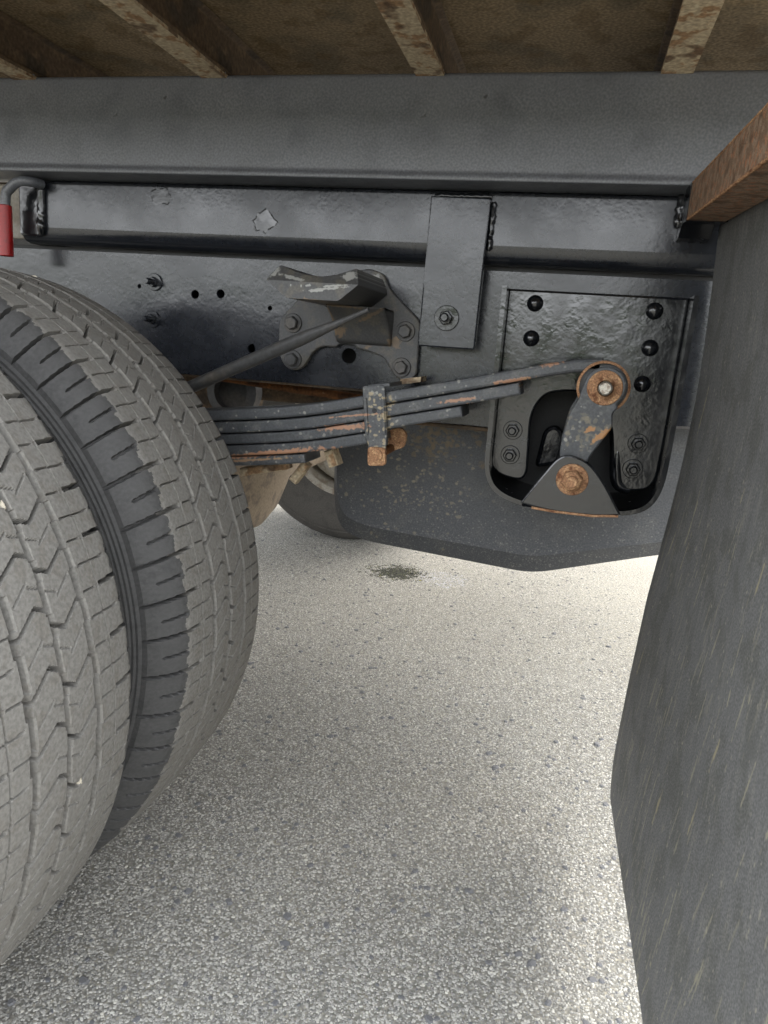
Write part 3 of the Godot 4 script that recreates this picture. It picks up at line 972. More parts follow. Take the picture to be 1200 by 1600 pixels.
func build_rail(truck: Node) -> void:
	var mb := MB.new()
	var web := PackedVector2Array([Vector2(-3.4, 0.642), Vector2(-0.265, 0.647), Vector2(-0.215, 0.611), Vector2(-0.092, 0.609), Vector2(-0.092, 0.672), Vector2(0.13, 0.672), Vector2(0.13, 0.634), Vector2(0.58, 0.644), Vector2(0.58, 0.8175), Vector2(-3.4, 0.8175)])
	pierced(mb, web, -0.007, 0.0, [Vector3(-0.551, 0.764, 0.0065), Vector3(-0.510, 0.767, 0.0065), Vector3(-0.432, 0.751, 0.0035), Vector3(-0.459, 0.692, 0.0062), Vector3(-0.643, 0.771, 0.0032), Vector3(-0.309, 0.692, 0.011)])
	var rail := put("frame_rail", mb.done(), M.paint, truck, "black left chassis frame rail with bolt holes")
	mb = MB.new()
	box(mb, Vector3(-1.41, 0.8135, -0.0405), Vector3(3.97, 0.007, 0.066), 0.0015)
	put("top_flange", mb.done(), M.paint, rail)
	mb = MB.new()
	box(mb, Vector3(-1.83, 0.6465, -0.04), Vector3(3.12, 0.007, 0.066), 0.0015)
	box(mb, Vector3(-0.155, 0.6065, -0.03), Vector3(0.122, 0.005, 0.08), 0.0015)
	box(mb, Vector3(0.355, 0.6395, -0.04), Vector3(0.44, 0.007, 0.066), 0.0015)
	put("bottom_flange", mb.done(), M.brown, rail)
	for p in [Vector3(-0.617, 0.778, 0.0), Vector3(-0.620, 0.724, 0.0)]:
		fastening("bolt", p, 0.0075, 0.006, 0.0125, 0.0045, 0.016, M.paint, rail, 0.5)
	mb = MB.new()
	lathe(mb, [Vector2(0.008, -0.001), Vector2(0.0078, 0.0006), Vector2(0, 0.0007)], Transform3D(), 20)
	put("plug", mb.done(), M.paint, rail).position = Vector3(-0.549, 0.674, 0.0)
	mb = MB.new()
	plate(mb, PackedVector2Array([Vector2(-3.4, 0.65), Vector2(-0.26, 0.65), Vector2(-0.26, 0.80), Vector2(-3.4, 0.80)]), -0.068, -0.062)
	put("added_hole_backing", mb.done(), M.black, rail)  # added black plate, keeps far-side light out of the bolt holes
	# rail on the other side of the truck
	mb = MB.new()
	plate(mb, PackedVector2Array([Vector2(-3.4, 0.642), Vector2(0.58, 0.642), Vector2(0.58, 0.808), Vector2(-3.4, 0.808)]), -1.247, -1.24)
	put("frame_rail", mb.done(), M.paint, truck)
	mb = MB.new()
	box(mb, Vector3(-1.6, 0.725, -0.66), Vector3(0.09, 0.14, 1.14), 0.006)
	put("frame_crossmember", mb.done(), M.brown, truck)

func build_tank(truck: Node) -> void:
	var mb := MB.new()
	var out := rounded([Vector2(-0.360, 0.600), Vector2(-0.355, 0.437), Vector2(-0.330, 0.393), Vector2(-0.021, 0.3735), Vector2(0.165, 0.430), Vector2(0.42, 0.50), Vector2(0.42, 0.64)], [0.01, 0.05, 0.06, 0.03, 0.07, 0.05, 0.01], 9)
	var poly := ccw(out)
	# front skin steps in along its lower edge: face, soft fold, lip, then the belly running back
	var n := poly.size()
	var fold := PackedVector2Array()
	for p in poly:
		fold.append(Vector2(p.x * 0.975, 0.60 + (p.y - 0.60) * 0.86))
	var rings := [[fold, -0.10], [poly, -0.118], [poly, -0.60]]
	for k in 2:
		var A: PackedVector2Array = rings[k][0]
		var B: PackedVector2Array = rings[k + 1][0]
		for i in n:
			var j := (i + 1) % n
			var e := (poly[j] - poly[i]).normalized()
			mb.quad(Vector3(A[i].x, A[i].y, rings[k][1]), Vector3(A[j].x, A[j].y, rings[k][1]), Vector3(B[j].x, B[j].y, rings[k + 1][1]), Vector3(B[i].x, B[i].y, rings[k + 1][1]), Vector3(e.y, -e.x, 0.6 if k == 0 else 0.0), 2 + k)
	for f in [0, 2]:
		var P: PackedVector2Array = rings[f][0]
		var idx := Geometry2D.triangulate_polygon(poly)
		for i in range(0, idx.size(), 3):
			mb.tri(Vector3(P[idx[i]].x, P[idx[i]].y, rings[f][1]), Vector3(P[idx[i + 1]].x, P[idx[i + 1]].y, rings[f][1]), Vector3(P[idx[i + 2]].x, P[idx[i + 2]].y, rings[f][1]), Vector3(0, 0, 1.0 - f))
	put("fuel_tank", mb.done(), M.tank, truck, "dark plastic tank with mud spatter behind the spring hanger")

func build_far_side(truck: Node) -> void:
	# axle with its swollen differential, seen between spring and tyre
	var ax := holder("rear_axle", truck, Vector3(-0.690, 0.407, 0), "mud-brown rear axle housing behind the tyres")
	var mb := MB.new()
	lathe(mb, [Vector2(0.055, -1.36), Vector2(0.055, -1.0), Vector2(0.055, -0.78), Vector2(0.09, -0.72), Vector2(0.125, -0.66), Vector2(0.145, -0.58), Vector2(0.14, -0.5), Vector2(0.11, -0.42), Vector2(0.07, -0.34), Vector2(0.055, -0.25), Vector2(0.055, 0.25)], Transform3D(Basis(Vector3(0.34, 0, 0), Vector3(0, 1, 0), Vector3(0, 0, 1)), Vector3.ZERO), 40, false, true)
	put("axle_housing", mb.done(), M.mud, ax)
	mb = MB.new()
	box(mb, Vector3(-0.01, 0.10, 0.09), Vector3(0.26, 0.04, 0.085), 0.006)
	put("spring_seat", mb.done(), M.brown, ax)
	for s in [-1, 1]:
		mb = MB.new()
		tube(mb, smooth_path([Vector3(0.12 * s, -0.09, 0.05), Vector3(0.12 * s, 0.2, 0.05), Vector3(0.12 * s, 0.235, 0.09), Vector3(0.12 * s, 0.2, 0.13), Vector3(0.12 * s, -0.09, 0.13)], 24), 0.008, 8)
		put("u_bolt", mb.done(), M.rust, ax)

func build_stop(truck: Node) -> void:
	var stop := holder("bump_stop_bracket", truck, Vector3.ZERO, "charcoal overload spring stop with a scuffed boat-shaped pad")
	var mb := MB.new()
	var o := rounded([Vector2(-0.412, 0.735), Vector2(-0.380, 0.772), Vector2(-0.335, 0.800), Vector2(-0.283, 0.812), Vector2(-0.263, 0.806), Vector2(-0.252, 0.785), Vector2(-0.206, 0.745), Vector2(-0.206, 0.672), Vector2(-0.219, 0.662), Vector2(-0.237, 0.668), Vector2(-0.254, 0.694), Vector2(-0.283, 0.702), Vector2(-0.295, 0.703), Vector2(-0.297, 0.708), Vector2(-0.322, 0.708), Vector2(-0.324, 0.703), Vector2(-0.347, 0.703), Vector2(-0.360, 0.694), Vector2(-0.372, 0.672), Vector2(-0.388, 0.664), Vector2(-0.403, 0.672), Vector2(-0.412, 0.69)], 0.008, 4)
	plate(mb, o, 0.0005, 0.012, 0.002)
	put("mounting_plate", mb.done(), M.stop, stop)
	# pad: a bent channel that tapers downwards, hollow on top
	mb = MB.new()
	var prof := rounded([Vector2(-0.372, 0.7785), Vector2(-0.345, 0.7585), Vector2(-0.279, 0.7585), Vector2(-0.255, 0.7785), Vector2(-0.263, 0.7985), Vector2(-0.285, 0.789), Vector2(-0.307, 0.785), Vector2(-0.335, 0.789), Vector2(-0.361, 0.7985)], [0.002, 0.004, 0.004, 0.002, 0.002, 0.02, 0.02, 0.02, 0.003], 4)
	# front: lower face upright, upper band leaning back
	var P := ccw(prof)
	var front := PackedFloat32Array()
	for p in P:
		front.append(0.16 - 0.9 * maxf(0.0, p.y - 0.7785))
	var n := P.size()
	for i in n:
		var j := (i + 1) % n
		var e := (P[j] - P[i]).normalized()
		mb.quad(Vector3(P[i].x, P[i].y, 0.012), Vector3(P[j].x, P[j].y, 0.012), Vector3(P[j].x, P[j].y, front[j]), Vector3(P[i].x, P[i].y, front[i]), Vector3(e.y, -e.x, 0))
	for half in 2:
		var clip := PackedVector2Array([Vector2(-1, 0.5), Vector2(0, 0.5), Vector2(0, 0.7785), Vector2(-1, 0.7785)]) if half == 0 else PackedVector2Array([Vector2(-1, 0.7785), Vector2(0, 0.7785), Vector2(0, 1), Vector2(-1, 1)])
		for piece: PackedVector2Array in Geometry2D.intersect_polygons(P, clip):
			var idx := Geometry2D.triangulate_polygon(piece)
			for i in range(0, idx.size(), 3):
				var q := []
				for k in 3:
					var p := piece[idx[i + k]]
					q.append(Vector3(p.x, p.y, 0.16 - 0.9 * maxf(0.0, p.y - 0.7785)))
				mb.tri(q[0], q[1], q[2], Vector3(0, 0, 1))
	put("pad", mb.done(), M.stop, stop, "scuffed grey contact pad")
	# web plates under the pad
	mb = MB.new()
	plate(mb, rounded([Vector2(-0.0115, 0.709), Vector2(-0.0115, 0.758), Vector2(-0.075, 0.758), Vector2(-0.035, 0.735), Vector2(-0.022, 0.712)], [0, 0, 0.004, 0.02, 0.006], 4), -0.324, -0.244, 0.003, Transform3D(ALONG_X, Vector3.ZERO))
	put("gusset", mb.done(), M.stop, stop)
	for p in [Vector3(-0.391, 0.732, 0.012), Vector3(-0.226, 0.731, 0.012), Vector3(-0.228, 0.682, 0.012), Vector3(-0.389, 0.681, 0.012)]:
		fastening("bolt", p, 0.0095, 0.008, 0.0135, 0, 0, M.dusty, stop, 0.35)

func build_hanger(truck: Node) -> void:
	var hg := holder("spring_hanger", truck, Vector3.ZERO, "glossy black pressed spring hanger riveted to the frame rail")
	# flanged rim of the pan
	var line := [Vector2(-0.096, 0.795), Vector2(-0.096, 0.60), Vector2(-0.096, 0.553), Vector2(-0.078, 0.525), Vector2(-0.03, 0.512), Vector2(0.09, 0.516), Vector2(0.120, 0.528), Vector2(0.134, 0.558), Vector2(0.136, 0.62), Vector2(0.140, 0.795)]
	var outer := rounded(line, [0, 0.0, 0.03, 0.03, 0.03, 0.02, 0.03, 0.03, 0.0, 0], 6)
	var mb := MB.new()
	# offset the open line inwards for the thickness of the flange
	var m := outer.size()
	var innr := PackedVector2Array()
	for i in m:
		var d := (outer[mini(i + 1, m - 1)] - outer[maxi(i - 1, 0)]).normalized()
		innr.append(outer[i] + Vector2(-d.y, d.x) * 0.006)
	var band := outer.duplicate()
	var back := innr.duplicate()
	back.reverse()
	band.append_array(back)
	for i in m - 1:
		plate(mb, PackedVector2Array([outer[i], outer[i + 1], innr[i + 1], innr[i]]), -0.088, 0.055)
	put("flange", mb.done(), M.enamel, hg)
	mb = MB.new()
	plate(mb, outer, -0.092, -0.086)
	put("back_pan", mb.done(), M.black, hg)
	# face plate: an arch with two feet
	mb = MB.new()
	var face := rounded([Vector2(-0.092, 0.795), Vector2(-0.092, 0.556), Vector2(-0.075, 0.545), Vector2(-0.048, 0.541), Vector2(-0.040, 0.552), Vector2(-0.044, 0.635), Vector2(-0.030, 0.661), Vector2(-0.010, 0.667), Vector2(0.018, 0.669), Vector2(0.045, 0.655), Vector2(0.062, 0.625), Vector2(0.066, 0.60), Vector2(0.073, 0.553), Vector2(0.090, 0.543), Vector2(0.118, 0.546), Vector2(0.128, 0.562), Vector2(0.131, 0.62), Vector2(0.134, 0.795)], [0, 0.01, 0.01, 0.012, 0.01, 0.02, 0.016, 0.01, 0.012, 0.016, 0.012, 0.01, 0.014, 0.01, 0.014, 0.01, 0, 0], 5)
	plate(mb, face, 0.001, 0.012, 0.003)
	put("face_plate", mb.done(), M.enamel, hg)
	# rolled edge round the arch
	mb = MB.new()
	tube(mb, smooth_path([Vector3(0.096, 0.546, 0.002), Vector3(0.082, 0.551, 0.004), Vector3(0.0765, 0.570, 0.004), Vector3(0.0735, 0.60, 0.002), Vector3(0.069, 0.62, -0.004)], 20), 0.0095, 14)
	put("rolled_edge", mb.done(), M.enamel, hg)
	# tab in the pocket that catches light behind the shackle
	mb = MB.new()
	plate(mb, rounded([Vector2(-0.034, 0.552), Vector2(0.0, 0.560), Vector2(0.006, 0.600), Vector2(-0.008, 0.618), Vector2(-0.026, 0.610)], 0.010, 5), -0.070, -0.048, 0.006)
	put("pocket_tab", mb.done(), M.enamel, hg)
	for p in [Vector2(-0.055, 0.778), Vector2(-0.055, 0.733), Vector2(0.095, 0.777), Vector2(0.096, 0.731), Vector2(0.093, 0.685)]:
		rivet(Vector3(p.x, p.y, 0.012), 0.0098, hg)
	for p in [Vector2(-0.066, 0.610), Vector2(-0.066, 0.576), Vector2(0.098, 0.608), Vector2(0.096, 0.574)]:
		fastening("nut", Vector3(p.x, p.y, 0.012), 0.0095, 0.008, 0.0130, 0.0055, 0.008, M.enamel, hg, 0.1)
	# lower ear that carries the shackle's bottom pin
	mb = MB.new()
	var ear := rounded([Vector2(-0.039, 0.539), Vector2(-0.018, 0.573), Vector2(-0.002, 0.598), Vector2(0.012, 0.603), Vector2(0.034, 0.596), Vector2(0.054, 0.574), Vector2(0.077, 0.538), Vector2(0.047, 0.5335), Vector2(-0.003, 0.5335)], [0.002, 0.02, 0.014, 0.012, 0.014, 0.02, 0.002, 0.02, 0.02], 5)
	plate(mb, ear, 0.150, 0.160, 0.002)
	plate(mb, PackedVector2Array([Vector2(-0.155, 0.5345), Vector2(-0.0, 0.517), Vector2(-0.0, 0.523), Vector2(-0.150, 0.5405)]), -0.037, 0.074, 0.0015, Transform3D(ALONG_X, Vector3.ZERO))
	put("lower_ear", mb.done(), M.enamel, hg, "black cast ear with a rusty lower rim")
	mb = MB.new()
	tube(mb, [Vector3(-0.025, 0.5352, 0.1592), Vector3(0.0, 0.5336, 0.1594), Vector3(0.045, 0.5336, 0.1594), Vector3(0.074, 0.5368, 0.1590)], 0.0016, 8)
	put("rusty_rim", mb.done(), M.orange_rust, hg)
	fastening("nut", Vector3(0.0175, 0.574, 0.160), 0.0125, 0.014, 0.0185, 0.007, 0.010, M.orange_rust, hg, 0.25, "orange rusted nut on the lower pin")
	mb = MB.new()
	lathe(mb, [Vector2(0.022, 0), Vector2(0.022, 0.1)], Transform3D(Basis(), Vector3(0.0175, 0.574, 0.05)), 24)
	put("lower_bush", mb.done(), M.black, hg)

func leaf(top: Array, thick: float, z0: float, z1: float, from: float, to: float, square: bool) -> ArrayMesh:
	# top: points of the upper line; the leaf follows it from x = from to x = to
	var c := Curve2D.new()
	for i in top.size():
		var t: Vector2 = (top[mini(i + 1, top.size() - 1)] - top[maxi(i - 1, 0)]) / 6.0
		c.add_point(top[i], -t, t)
	var up := PackedVector2Array()
	var dn := PackedVector2Array()
	var L := c.get_baked_length()
	var steps := 44
	for i in steps + 1:
		var p := c.sample_baked(L * i / steps, true)
		if p.x < from or p.x > to:
			continue
		var q := c.sample_baked(minf(L, L * i / steps + 0.003), true) - c.sample_baked(maxf(0.0, L * i / steps - 0.003), true)
		up.append(p)
		dn.append(p + Vector2(q.y, -q.x).normalized() * thick)
	dn.reverse()
	up.append_array(dn)
	var mb := MB.new()
	plate(mb, up, z0, z1, 0.0035 if not square else 0.0025)
	return mb.done()

func build_spring(truck: Node) -> void:
	var sp := holder("leaf_spring", truck, Vector3.ZERO, "rear leaf spring of five dark leaves with rusty tips")
	var l1 := [Vector2(-1.45, 0.66), Vector2(-1.0, 0.60), Vector2(-0.722, 0.590), Vector2(-0.56, 0.600), Vector2(-0.454, 0.6105), Vector2(-0.335, 0.627), Vector2(-0.235, 0.6505), Vector2(-0.099, 0.6845), Vector2(-0.030, 0.7025), Vector2(0.012, 0.7115), Vector2(0.036, 0.7135)]
	var shift := func(d: float) -> Array:
		var out := []
		for p: Vector2 in l1:
			out.append(p + Vector2(0.06, -1.0).normalized() * d)
		return out
	put("spring_leaf", leaf(l1, 0.0148, 0.060, 0.125, -9, 9, false), M.spring, sp)
	put("spring_leaf", leaf(shift.call(0.0165), 0.0148, 0.0605, 0.1255, -1.35, -0.041, true), M.spring, sp)
	put("spring_leaf", leaf(shift.call(0.0330), 0.0135, 0.060, 0.125, -1.28, -0.104, true), M.spring, sp)
	put("spring_leaf", leaf(shift.call(0.0482), 0.0140, 0.0605, 0.1245, -1.2, -0.203, true), M.spring, sp)
	put("spring_leaf", leaf(shift.call(0.0640), 0.0120, 0.060, 0.125, -1.1, -0.305, true), M.spring, sp)
	# rolled eye
	var mb := MB.new()
	var eye := Transform3D(Basis(), Vector3(0.040, 0.681, 0.062))
	lathe(mb, [Vector2(0.018, 0.0), Vector2(0.0300, 0.0), Vector2(0.0300, 0.063), Vector2(0.018, 0.063)], eye, 36)
	put("spring_eye", mb.done(), M.dusty, sp)
	mb = MB.new()
	lathe(mb, [Vector2(0.0305, 0.0632), Vector2(0.0305, 0.0680), Vector2(0.0298, 0.0688), Vector2(0.0275, 0.0688), Vector2(0.0275, 0.0632)], eye, 40)
	put("bush_ring", mb.done(), M.orange_rust, sp, "thin orange rust ring round the spring eye")
	# rebound clip: pressed strap with two ribs and a small hole, wrapped round the leaves
	var clip := holder("rebound_clip", sp)
	mb = MB.new()
	var tilt := Transform3D(Basis(Vector3(0, 0, 1), 0.12), Vector3(-0.231, 0.624, 0.1285))
	var outl := rounded([Vector2(-0.0145, 0.037), Vector2(0.0145, 0.037), Vector2(0.0145, -0.025), Vector2(0.012, -0.040), Vector2(0.0115, -0.055), Vector2(0.0, -0.0585), Vector2(-0.0115, -0.055), Vector2(-0.010, -0.040), Vector2(-0.0145, -0.025)], [0.004, 0.004, 0.003, 0.004, 0.008, 0.01, 0.008, 0.004, 0.003], 4)
	plate(mb, outl, 0.0, 0.005, 0.0012, tilt)
	for s in [-1, 1]:
		plate(mb, rounded([Vector2(-0.0022 + 0.0112 * s, -0.024), Vector2(0.0022 + 0.0112 * s, -0.024), Vector2(0.0022 + 0.0112 * s, 0.022), Vector2(-0.0022 + 0.0112 * s, 0.022)], 0.002, 3), 0.004, 0.0078, 0.001, tilt)
	box(mb, Vector3(-0.229, 0.661, 0.094), Vector3(0.028, 0.005, 0.074), 0.0015, Basis(Vector3(0, 0, 1), 0.17))
	put("strap", mb.done(), M.spring, clip)
	mb = MB.new()
	lathe(mb, [Vector2(0.0032, 0.0), Vector2(0.0032, 0.0006), Vector2(0.0016, 0.0007), Vector2(0, 0.0002)], tilt * Transform3D(Basis(), Vector3(0, 0.006, 0.005)), 14)
	put("hole_rim", mb.done(), M.black, clip)
	mb = MB.new()
	plate(mb, rounded([Vector2(-0.0125, -0.0125), Vector2(0.0115, -0.0125), Vector2(0.0125, 0.010), Vector2(-0.0110, 0.012)], 0.005, 4), 0.0, 0.0085, 0.002, Transform3D(Basis(Vector3(0, 0, 1), 0.12), Vector3(-0.2245, 0.5735, 0.1300)))
	put("clip_foot", mb.done(), M.orange_rust, clip, "chunky rust-orange foot of the spring clip")
	fastening("bolt_head", Vector3(-0.2245, 0.5745, 0.1385), 0, 0, 0.0085, 0.005, 0.002, M.orange_rust, clip, 0.0, "orange rusted clip bolt head")
	mb = MB.new()
	tube(mb, [Vector3(-0.2245, 0.5745, 0.130), Vector3(-0.2245, 0.5745, 0.05)], 0.006, 10)
	put("clip_bolt", mb.done(), M.rust, clip)
	mb = MB.new()
	plate(mb, rounded([Vector2(-0.230, 0.568), Vector2(-0.206, 0.577), Vector2(-0.203, 0.596), Vector2(-0.212, 0.604), Vector2(-0.228, 0.600)], 0.005, 4), 0.052, 0.060, 0.0015)
	put("strap_end", mb.done(), M.orange_rust, clip)
	mb = MB.new()
	plate(mb, PackedVector2Array([Vector2(-0.218, 0.6605), Vector2(-0.190, 0.6665), Vector2(-0.190, 0.6735), Vector2(-0.218, 0.668)]), 0.02, 0.060, 0.001)
	put("strap_tongue", mb.done(), M.cream, clip)
	# shackle: two links, here the near one, with its kinked edge
	var sh := holder("shackle", truck, Vector3.ZERO, "dusty black shackle link between spring eye and hanger ear")
	for z in [0.134, 0.047]:
		mb = MB.new()
		var link := rounded([Vector2(0.018, 0.700), Vector2(0.041, 0.7115), Vector2(0.064, 0.702), Vector2(0.070, 0.680), Vector2(0.062, 0.664), Vector2(0.053, 0.652), Vector2(0.056, 0.638), Vector2(0.044, 0.617), Vector2(0.032, 0.595), Vector2(0.030, 0.560), Vector2(0.005, 0.560), Vector2(-0.001, 0.606), Vector2(0.004, 0.640), Vector2(0.011, 0.672)], [0.012, 0.014, 0.014, 0.012, 0.006, 0.006, 0.006, 0.008, 0.01, 0.012, 0.012, 0.008, 0.01, 0.01], 5)
		var small := PackedVector2Array()
		for p in link:
			small.append(Vector2(0.040, 0.681) + (p - Vector2(0.040, 0.681)) * (0.86 if p.y > 0.66 else 1.0))
		plate(mb, small, z - 0.0, z + 0.009, 0.0018)
		put("shackle_link", mb.done(), M.spring, sh)
	# bolt through the spring eye: buff-orange flanged nut with a bright stub
	fastening("bolt", Vector3(0.041, 0.681, 0.143), 0.0130, 0.006, 0.0200, 0, 0, M.orange_rust, sh, 0.5, "buff orange flanged nut on the spring eye bolt")
	mb = MB.new()
	lathe(mb, [Vector2(0.0078, 0.0), Vector2(0.0078, 0.010), Vector2(0.006, 0.0115), Vector2(0, 0.0115)], Transform3D(Basis(), Vector3(0.041, 0.681, 0.1505)), 16)
	put("bolt_end", mb.done(), M.bare, sh)
	mb = MB.new()
	lathe(mb, [Vector2(0.009, 0.0), Vector2(0.009, 0.14)], Transform3D(Basis(), Vector3(0.041, 0.681, 0.02)), 16)
	put("pin", mb.done(), M.rust, sh)

func build_wheels(truck: Node) -> void:
	var hi := tyre_mesh(true)
	var lo := tyre_mesh(false)
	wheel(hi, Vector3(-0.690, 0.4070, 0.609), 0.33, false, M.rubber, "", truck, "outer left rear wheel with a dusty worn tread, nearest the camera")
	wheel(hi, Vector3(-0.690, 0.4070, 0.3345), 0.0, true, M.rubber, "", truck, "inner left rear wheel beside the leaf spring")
	wheel(lo, Vector3(-0.690, 0.4070, -1.43), 0.5, false, M.dusty_rubber, "", truck, "far side rear wheel glimpsed under the spring")
	wheel(lo, Vector3(-0.690, 0.4070, -1.71), 0.2, false, M.dusty_rubber, "", truck, "")

func build_flap(truck: Node) -> void:
	var fl := holder("mud_flap_assembly", truck, Vector3.ZERO, "rubber mud flap on a rusty angle iron behind the wheels")
	# ribbed rubber sheet: hangs straight, then sweeps forward; its inboard edge curls back
	var curve := Curve.new()
	var ys := [0.10, 0.25, 0.40, 0.48, 0.56, 0.63, 0.70, 0.80, 0.90]
	var xs := [0.123, 0.1265, 0.1345, 0.1425, 0.1500, 0.1545, 0.1565, 0.1545, 0.1510]
	var V := PackedVector3Array()
	var UV := PackedVector2Array()
	var I := PackedInt32Array()
	var nu := 540
	var nv := 60
	var zs := PackedFloat32Array()
	for i in nu + 1:
		zs.append(0.055 + 0.64 * i / nu)
	for layer in 2:
		for j in nv + 1:
			var y0 := lerpf(0.118, 0.90, float(j) / nv)
			var y := y0
			var x := 0.0
			for k in ys.size() - 1:
				if y >= ys[k] and y <= ys[k + 1]:
					var t: float = (y - ys[k]) / (ys[k + 1] - ys[k])
					var m0: float = (xs[mini(k + 1, 8)] - xs[maxi(k - 1, 0)]) * 0.5
					var m1: float = (xs[mini(k + 2, 8)] - xs[k]) * 0.5
					x = xs[k] * (1 + 2 * t) * (1 - t) * (1 - t) + m0 * t * (1 - t) * (1 - t) + xs[k + 1] * t * t * (3 - 2 * t) + m1 * t * t * (t - 1)
			for i in nu + 1:
				var z: float = zs[i]
				var low := step(0.62, 0.30, y)
				# the inboard edge narrows a little towards the bottom
				var zz := z - (1.0 - step(0.055, 0.25, z)) * (0.012 + 0.022 * low)
				var bend := 0.030 * low * (z - 0.05) / 0.4 + 0.008 * step(0.11, 0.05, z) * low
				var rib := 0.0006 * absf(fposmod(i * 0.5, 1.0) * 2.0 - 1.0) if layer == 0 else 0.0
				var nib := maxf(0.0, 0.035 - (z - 0.055)) / 0.035   # the corner is rounded off
				V.append(Vector3(x + bend * 0.5 + (0.009 if layer else 0.0) - rib, y + (0.004 * sin(z * 7.0) + 0.035 * (1.0 - sqrt(maxf(0.0, 1.0 - nib * nib))) * step(0.25, 0.118, y)) * low, zz))
				UV.append(Vector2(z, y))
	var w := nu + 1
	var lay := w * (nv + 1)
	for j in nv:
		for i in nu:
			var p := j * w + i
			I.append_array([p, p + 1, p + w, p + 1, p + w + 1, p + w])
			var b := p + lay
			I.append_array([b, b + w, b + 1, b + 1, b + w, b + w + 1])
	var rim := PackedInt32Array()
	for i in nu: rim.append(i)
	for j in nv: rim.append(nu + j * w)
	for i in nu: rim.append(nv * w + nu - i)
	for j in nv: rim.append((nv - j) * w)
	var arr := []
	arr.resize(Mesh.ARRAY_MAX)
	var st := SurfaceTool.new()
	st.begin(Mesh.PRIMITIVE_TRIANGLES)
	for i in I.size():
		st.set_smooth_group(1 if (i / 6) % 2 == 0 else 2)
		st.set_uv(UV[I[i]])
		st.add_vertex(V[I[i]])
	for k in rim.size():
		var a := rim[k]
		var b := rim[(k + 1) % rim.size()]
		st.set_smooth_group(3)
		for q in [a, a + lay, b, b, a + lay, b + lay]:
			st.set_uv(UV[q])
			st.add_vertex(V[q])
	st.generate_normals()
	put("mud_flap", st.commit(), M.flap, fl, "ribbed black rubber flap, scratched and curved forward at its foot")
	# angle iron that carries it, sloping down and outwards
	var mb := MB.new()
	var dir := Vector3(0, -0.068, 1).normalized()
	var bas := Basis(Vector3(1, 0, 0), dir.cross(Vector3(1, 0, 0)).normalized(), dir)
	var ang := rounded([Vector2(0, 0), Vector2(0.043, 0), Vector2(0.043, 0.006), Vector2(0.006, 0.006), Vector2(0.006, 0.040), Vector2(0, 0.040)], [0.0015, 0.003, 0.003, 0.006, 0.003, 0.003], 3)
	plate(mb, ang, 0.055, 0.66, 0.0, Transform3D(bas, Vector3(0.107, 0.8755, 0.045)))
	var iron := put("angle_iron", mb.done(), M.bracket_rust, fl, "brown rusted angle iron bracket")
	mb = MB.new()
	var o0 := Vector3(0.107, 0.8755, 0.045)
	bead(mb, o0 + bas * Vector3(0.0004, 0.0006, 0.06), o0 + bas * Vector3(0.0004, 0.0006, 0.65), 0.0014, 73)
	bead(mb, o0 + bas * Vector3(0.0008, 0.0395, 0.05), o0 + bas * Vector3(0.0008, 0.0395, 0.65), 0.0012, 74)
	put("scaled_edge", mb.done(), M.orange_rust, iron)
	mb = MB.new()
	plate(mb, inset(ccw(rounded([Vector2(0, 0), Vector2(0.043, 0), Vector2(0.043, 0.006), Vector2(0, 0.006)], 0.001, 2)), -0.0008), -0.020, 0.056, 0.0, Transform3D(bas, Vector3(0.107, 0.8755, 0.045)))
	plate(mb, inset(ccw(rounded([Vector2(0, 0.0), Vector2(0.006, 0.0), Vector2(0.006, 0.040), Vector2(0, 0.040)], 0.001, 2)), -0.0009), 0.012, 0.056, 0.0, Transform3D(bas, Vector3(0.107, 0.8755, 0.045)))
	put("painted_end", mb.done(), M.enamel, fl, "black overpainted end of the angle iron")
	mb = MB.new()
	bead(mb, Vector3(0.105, 0.874, 0.034), Vector3(0.105, 0.912, 0.034), 0.005, 71)
	plate(mb, rounded([Vector2(-0.033, 0.876), Vector2(-0.075, 0.874), Vector2(-0.050, 0.860), Vector2(-0.033, 0.858)], 0.002, 2), 0.106, 0.142, 0.001, Transform3D(ALONG_X, Vector3.ZERO))
	put("weld_bead", mb.done(), M.enamel, fl)

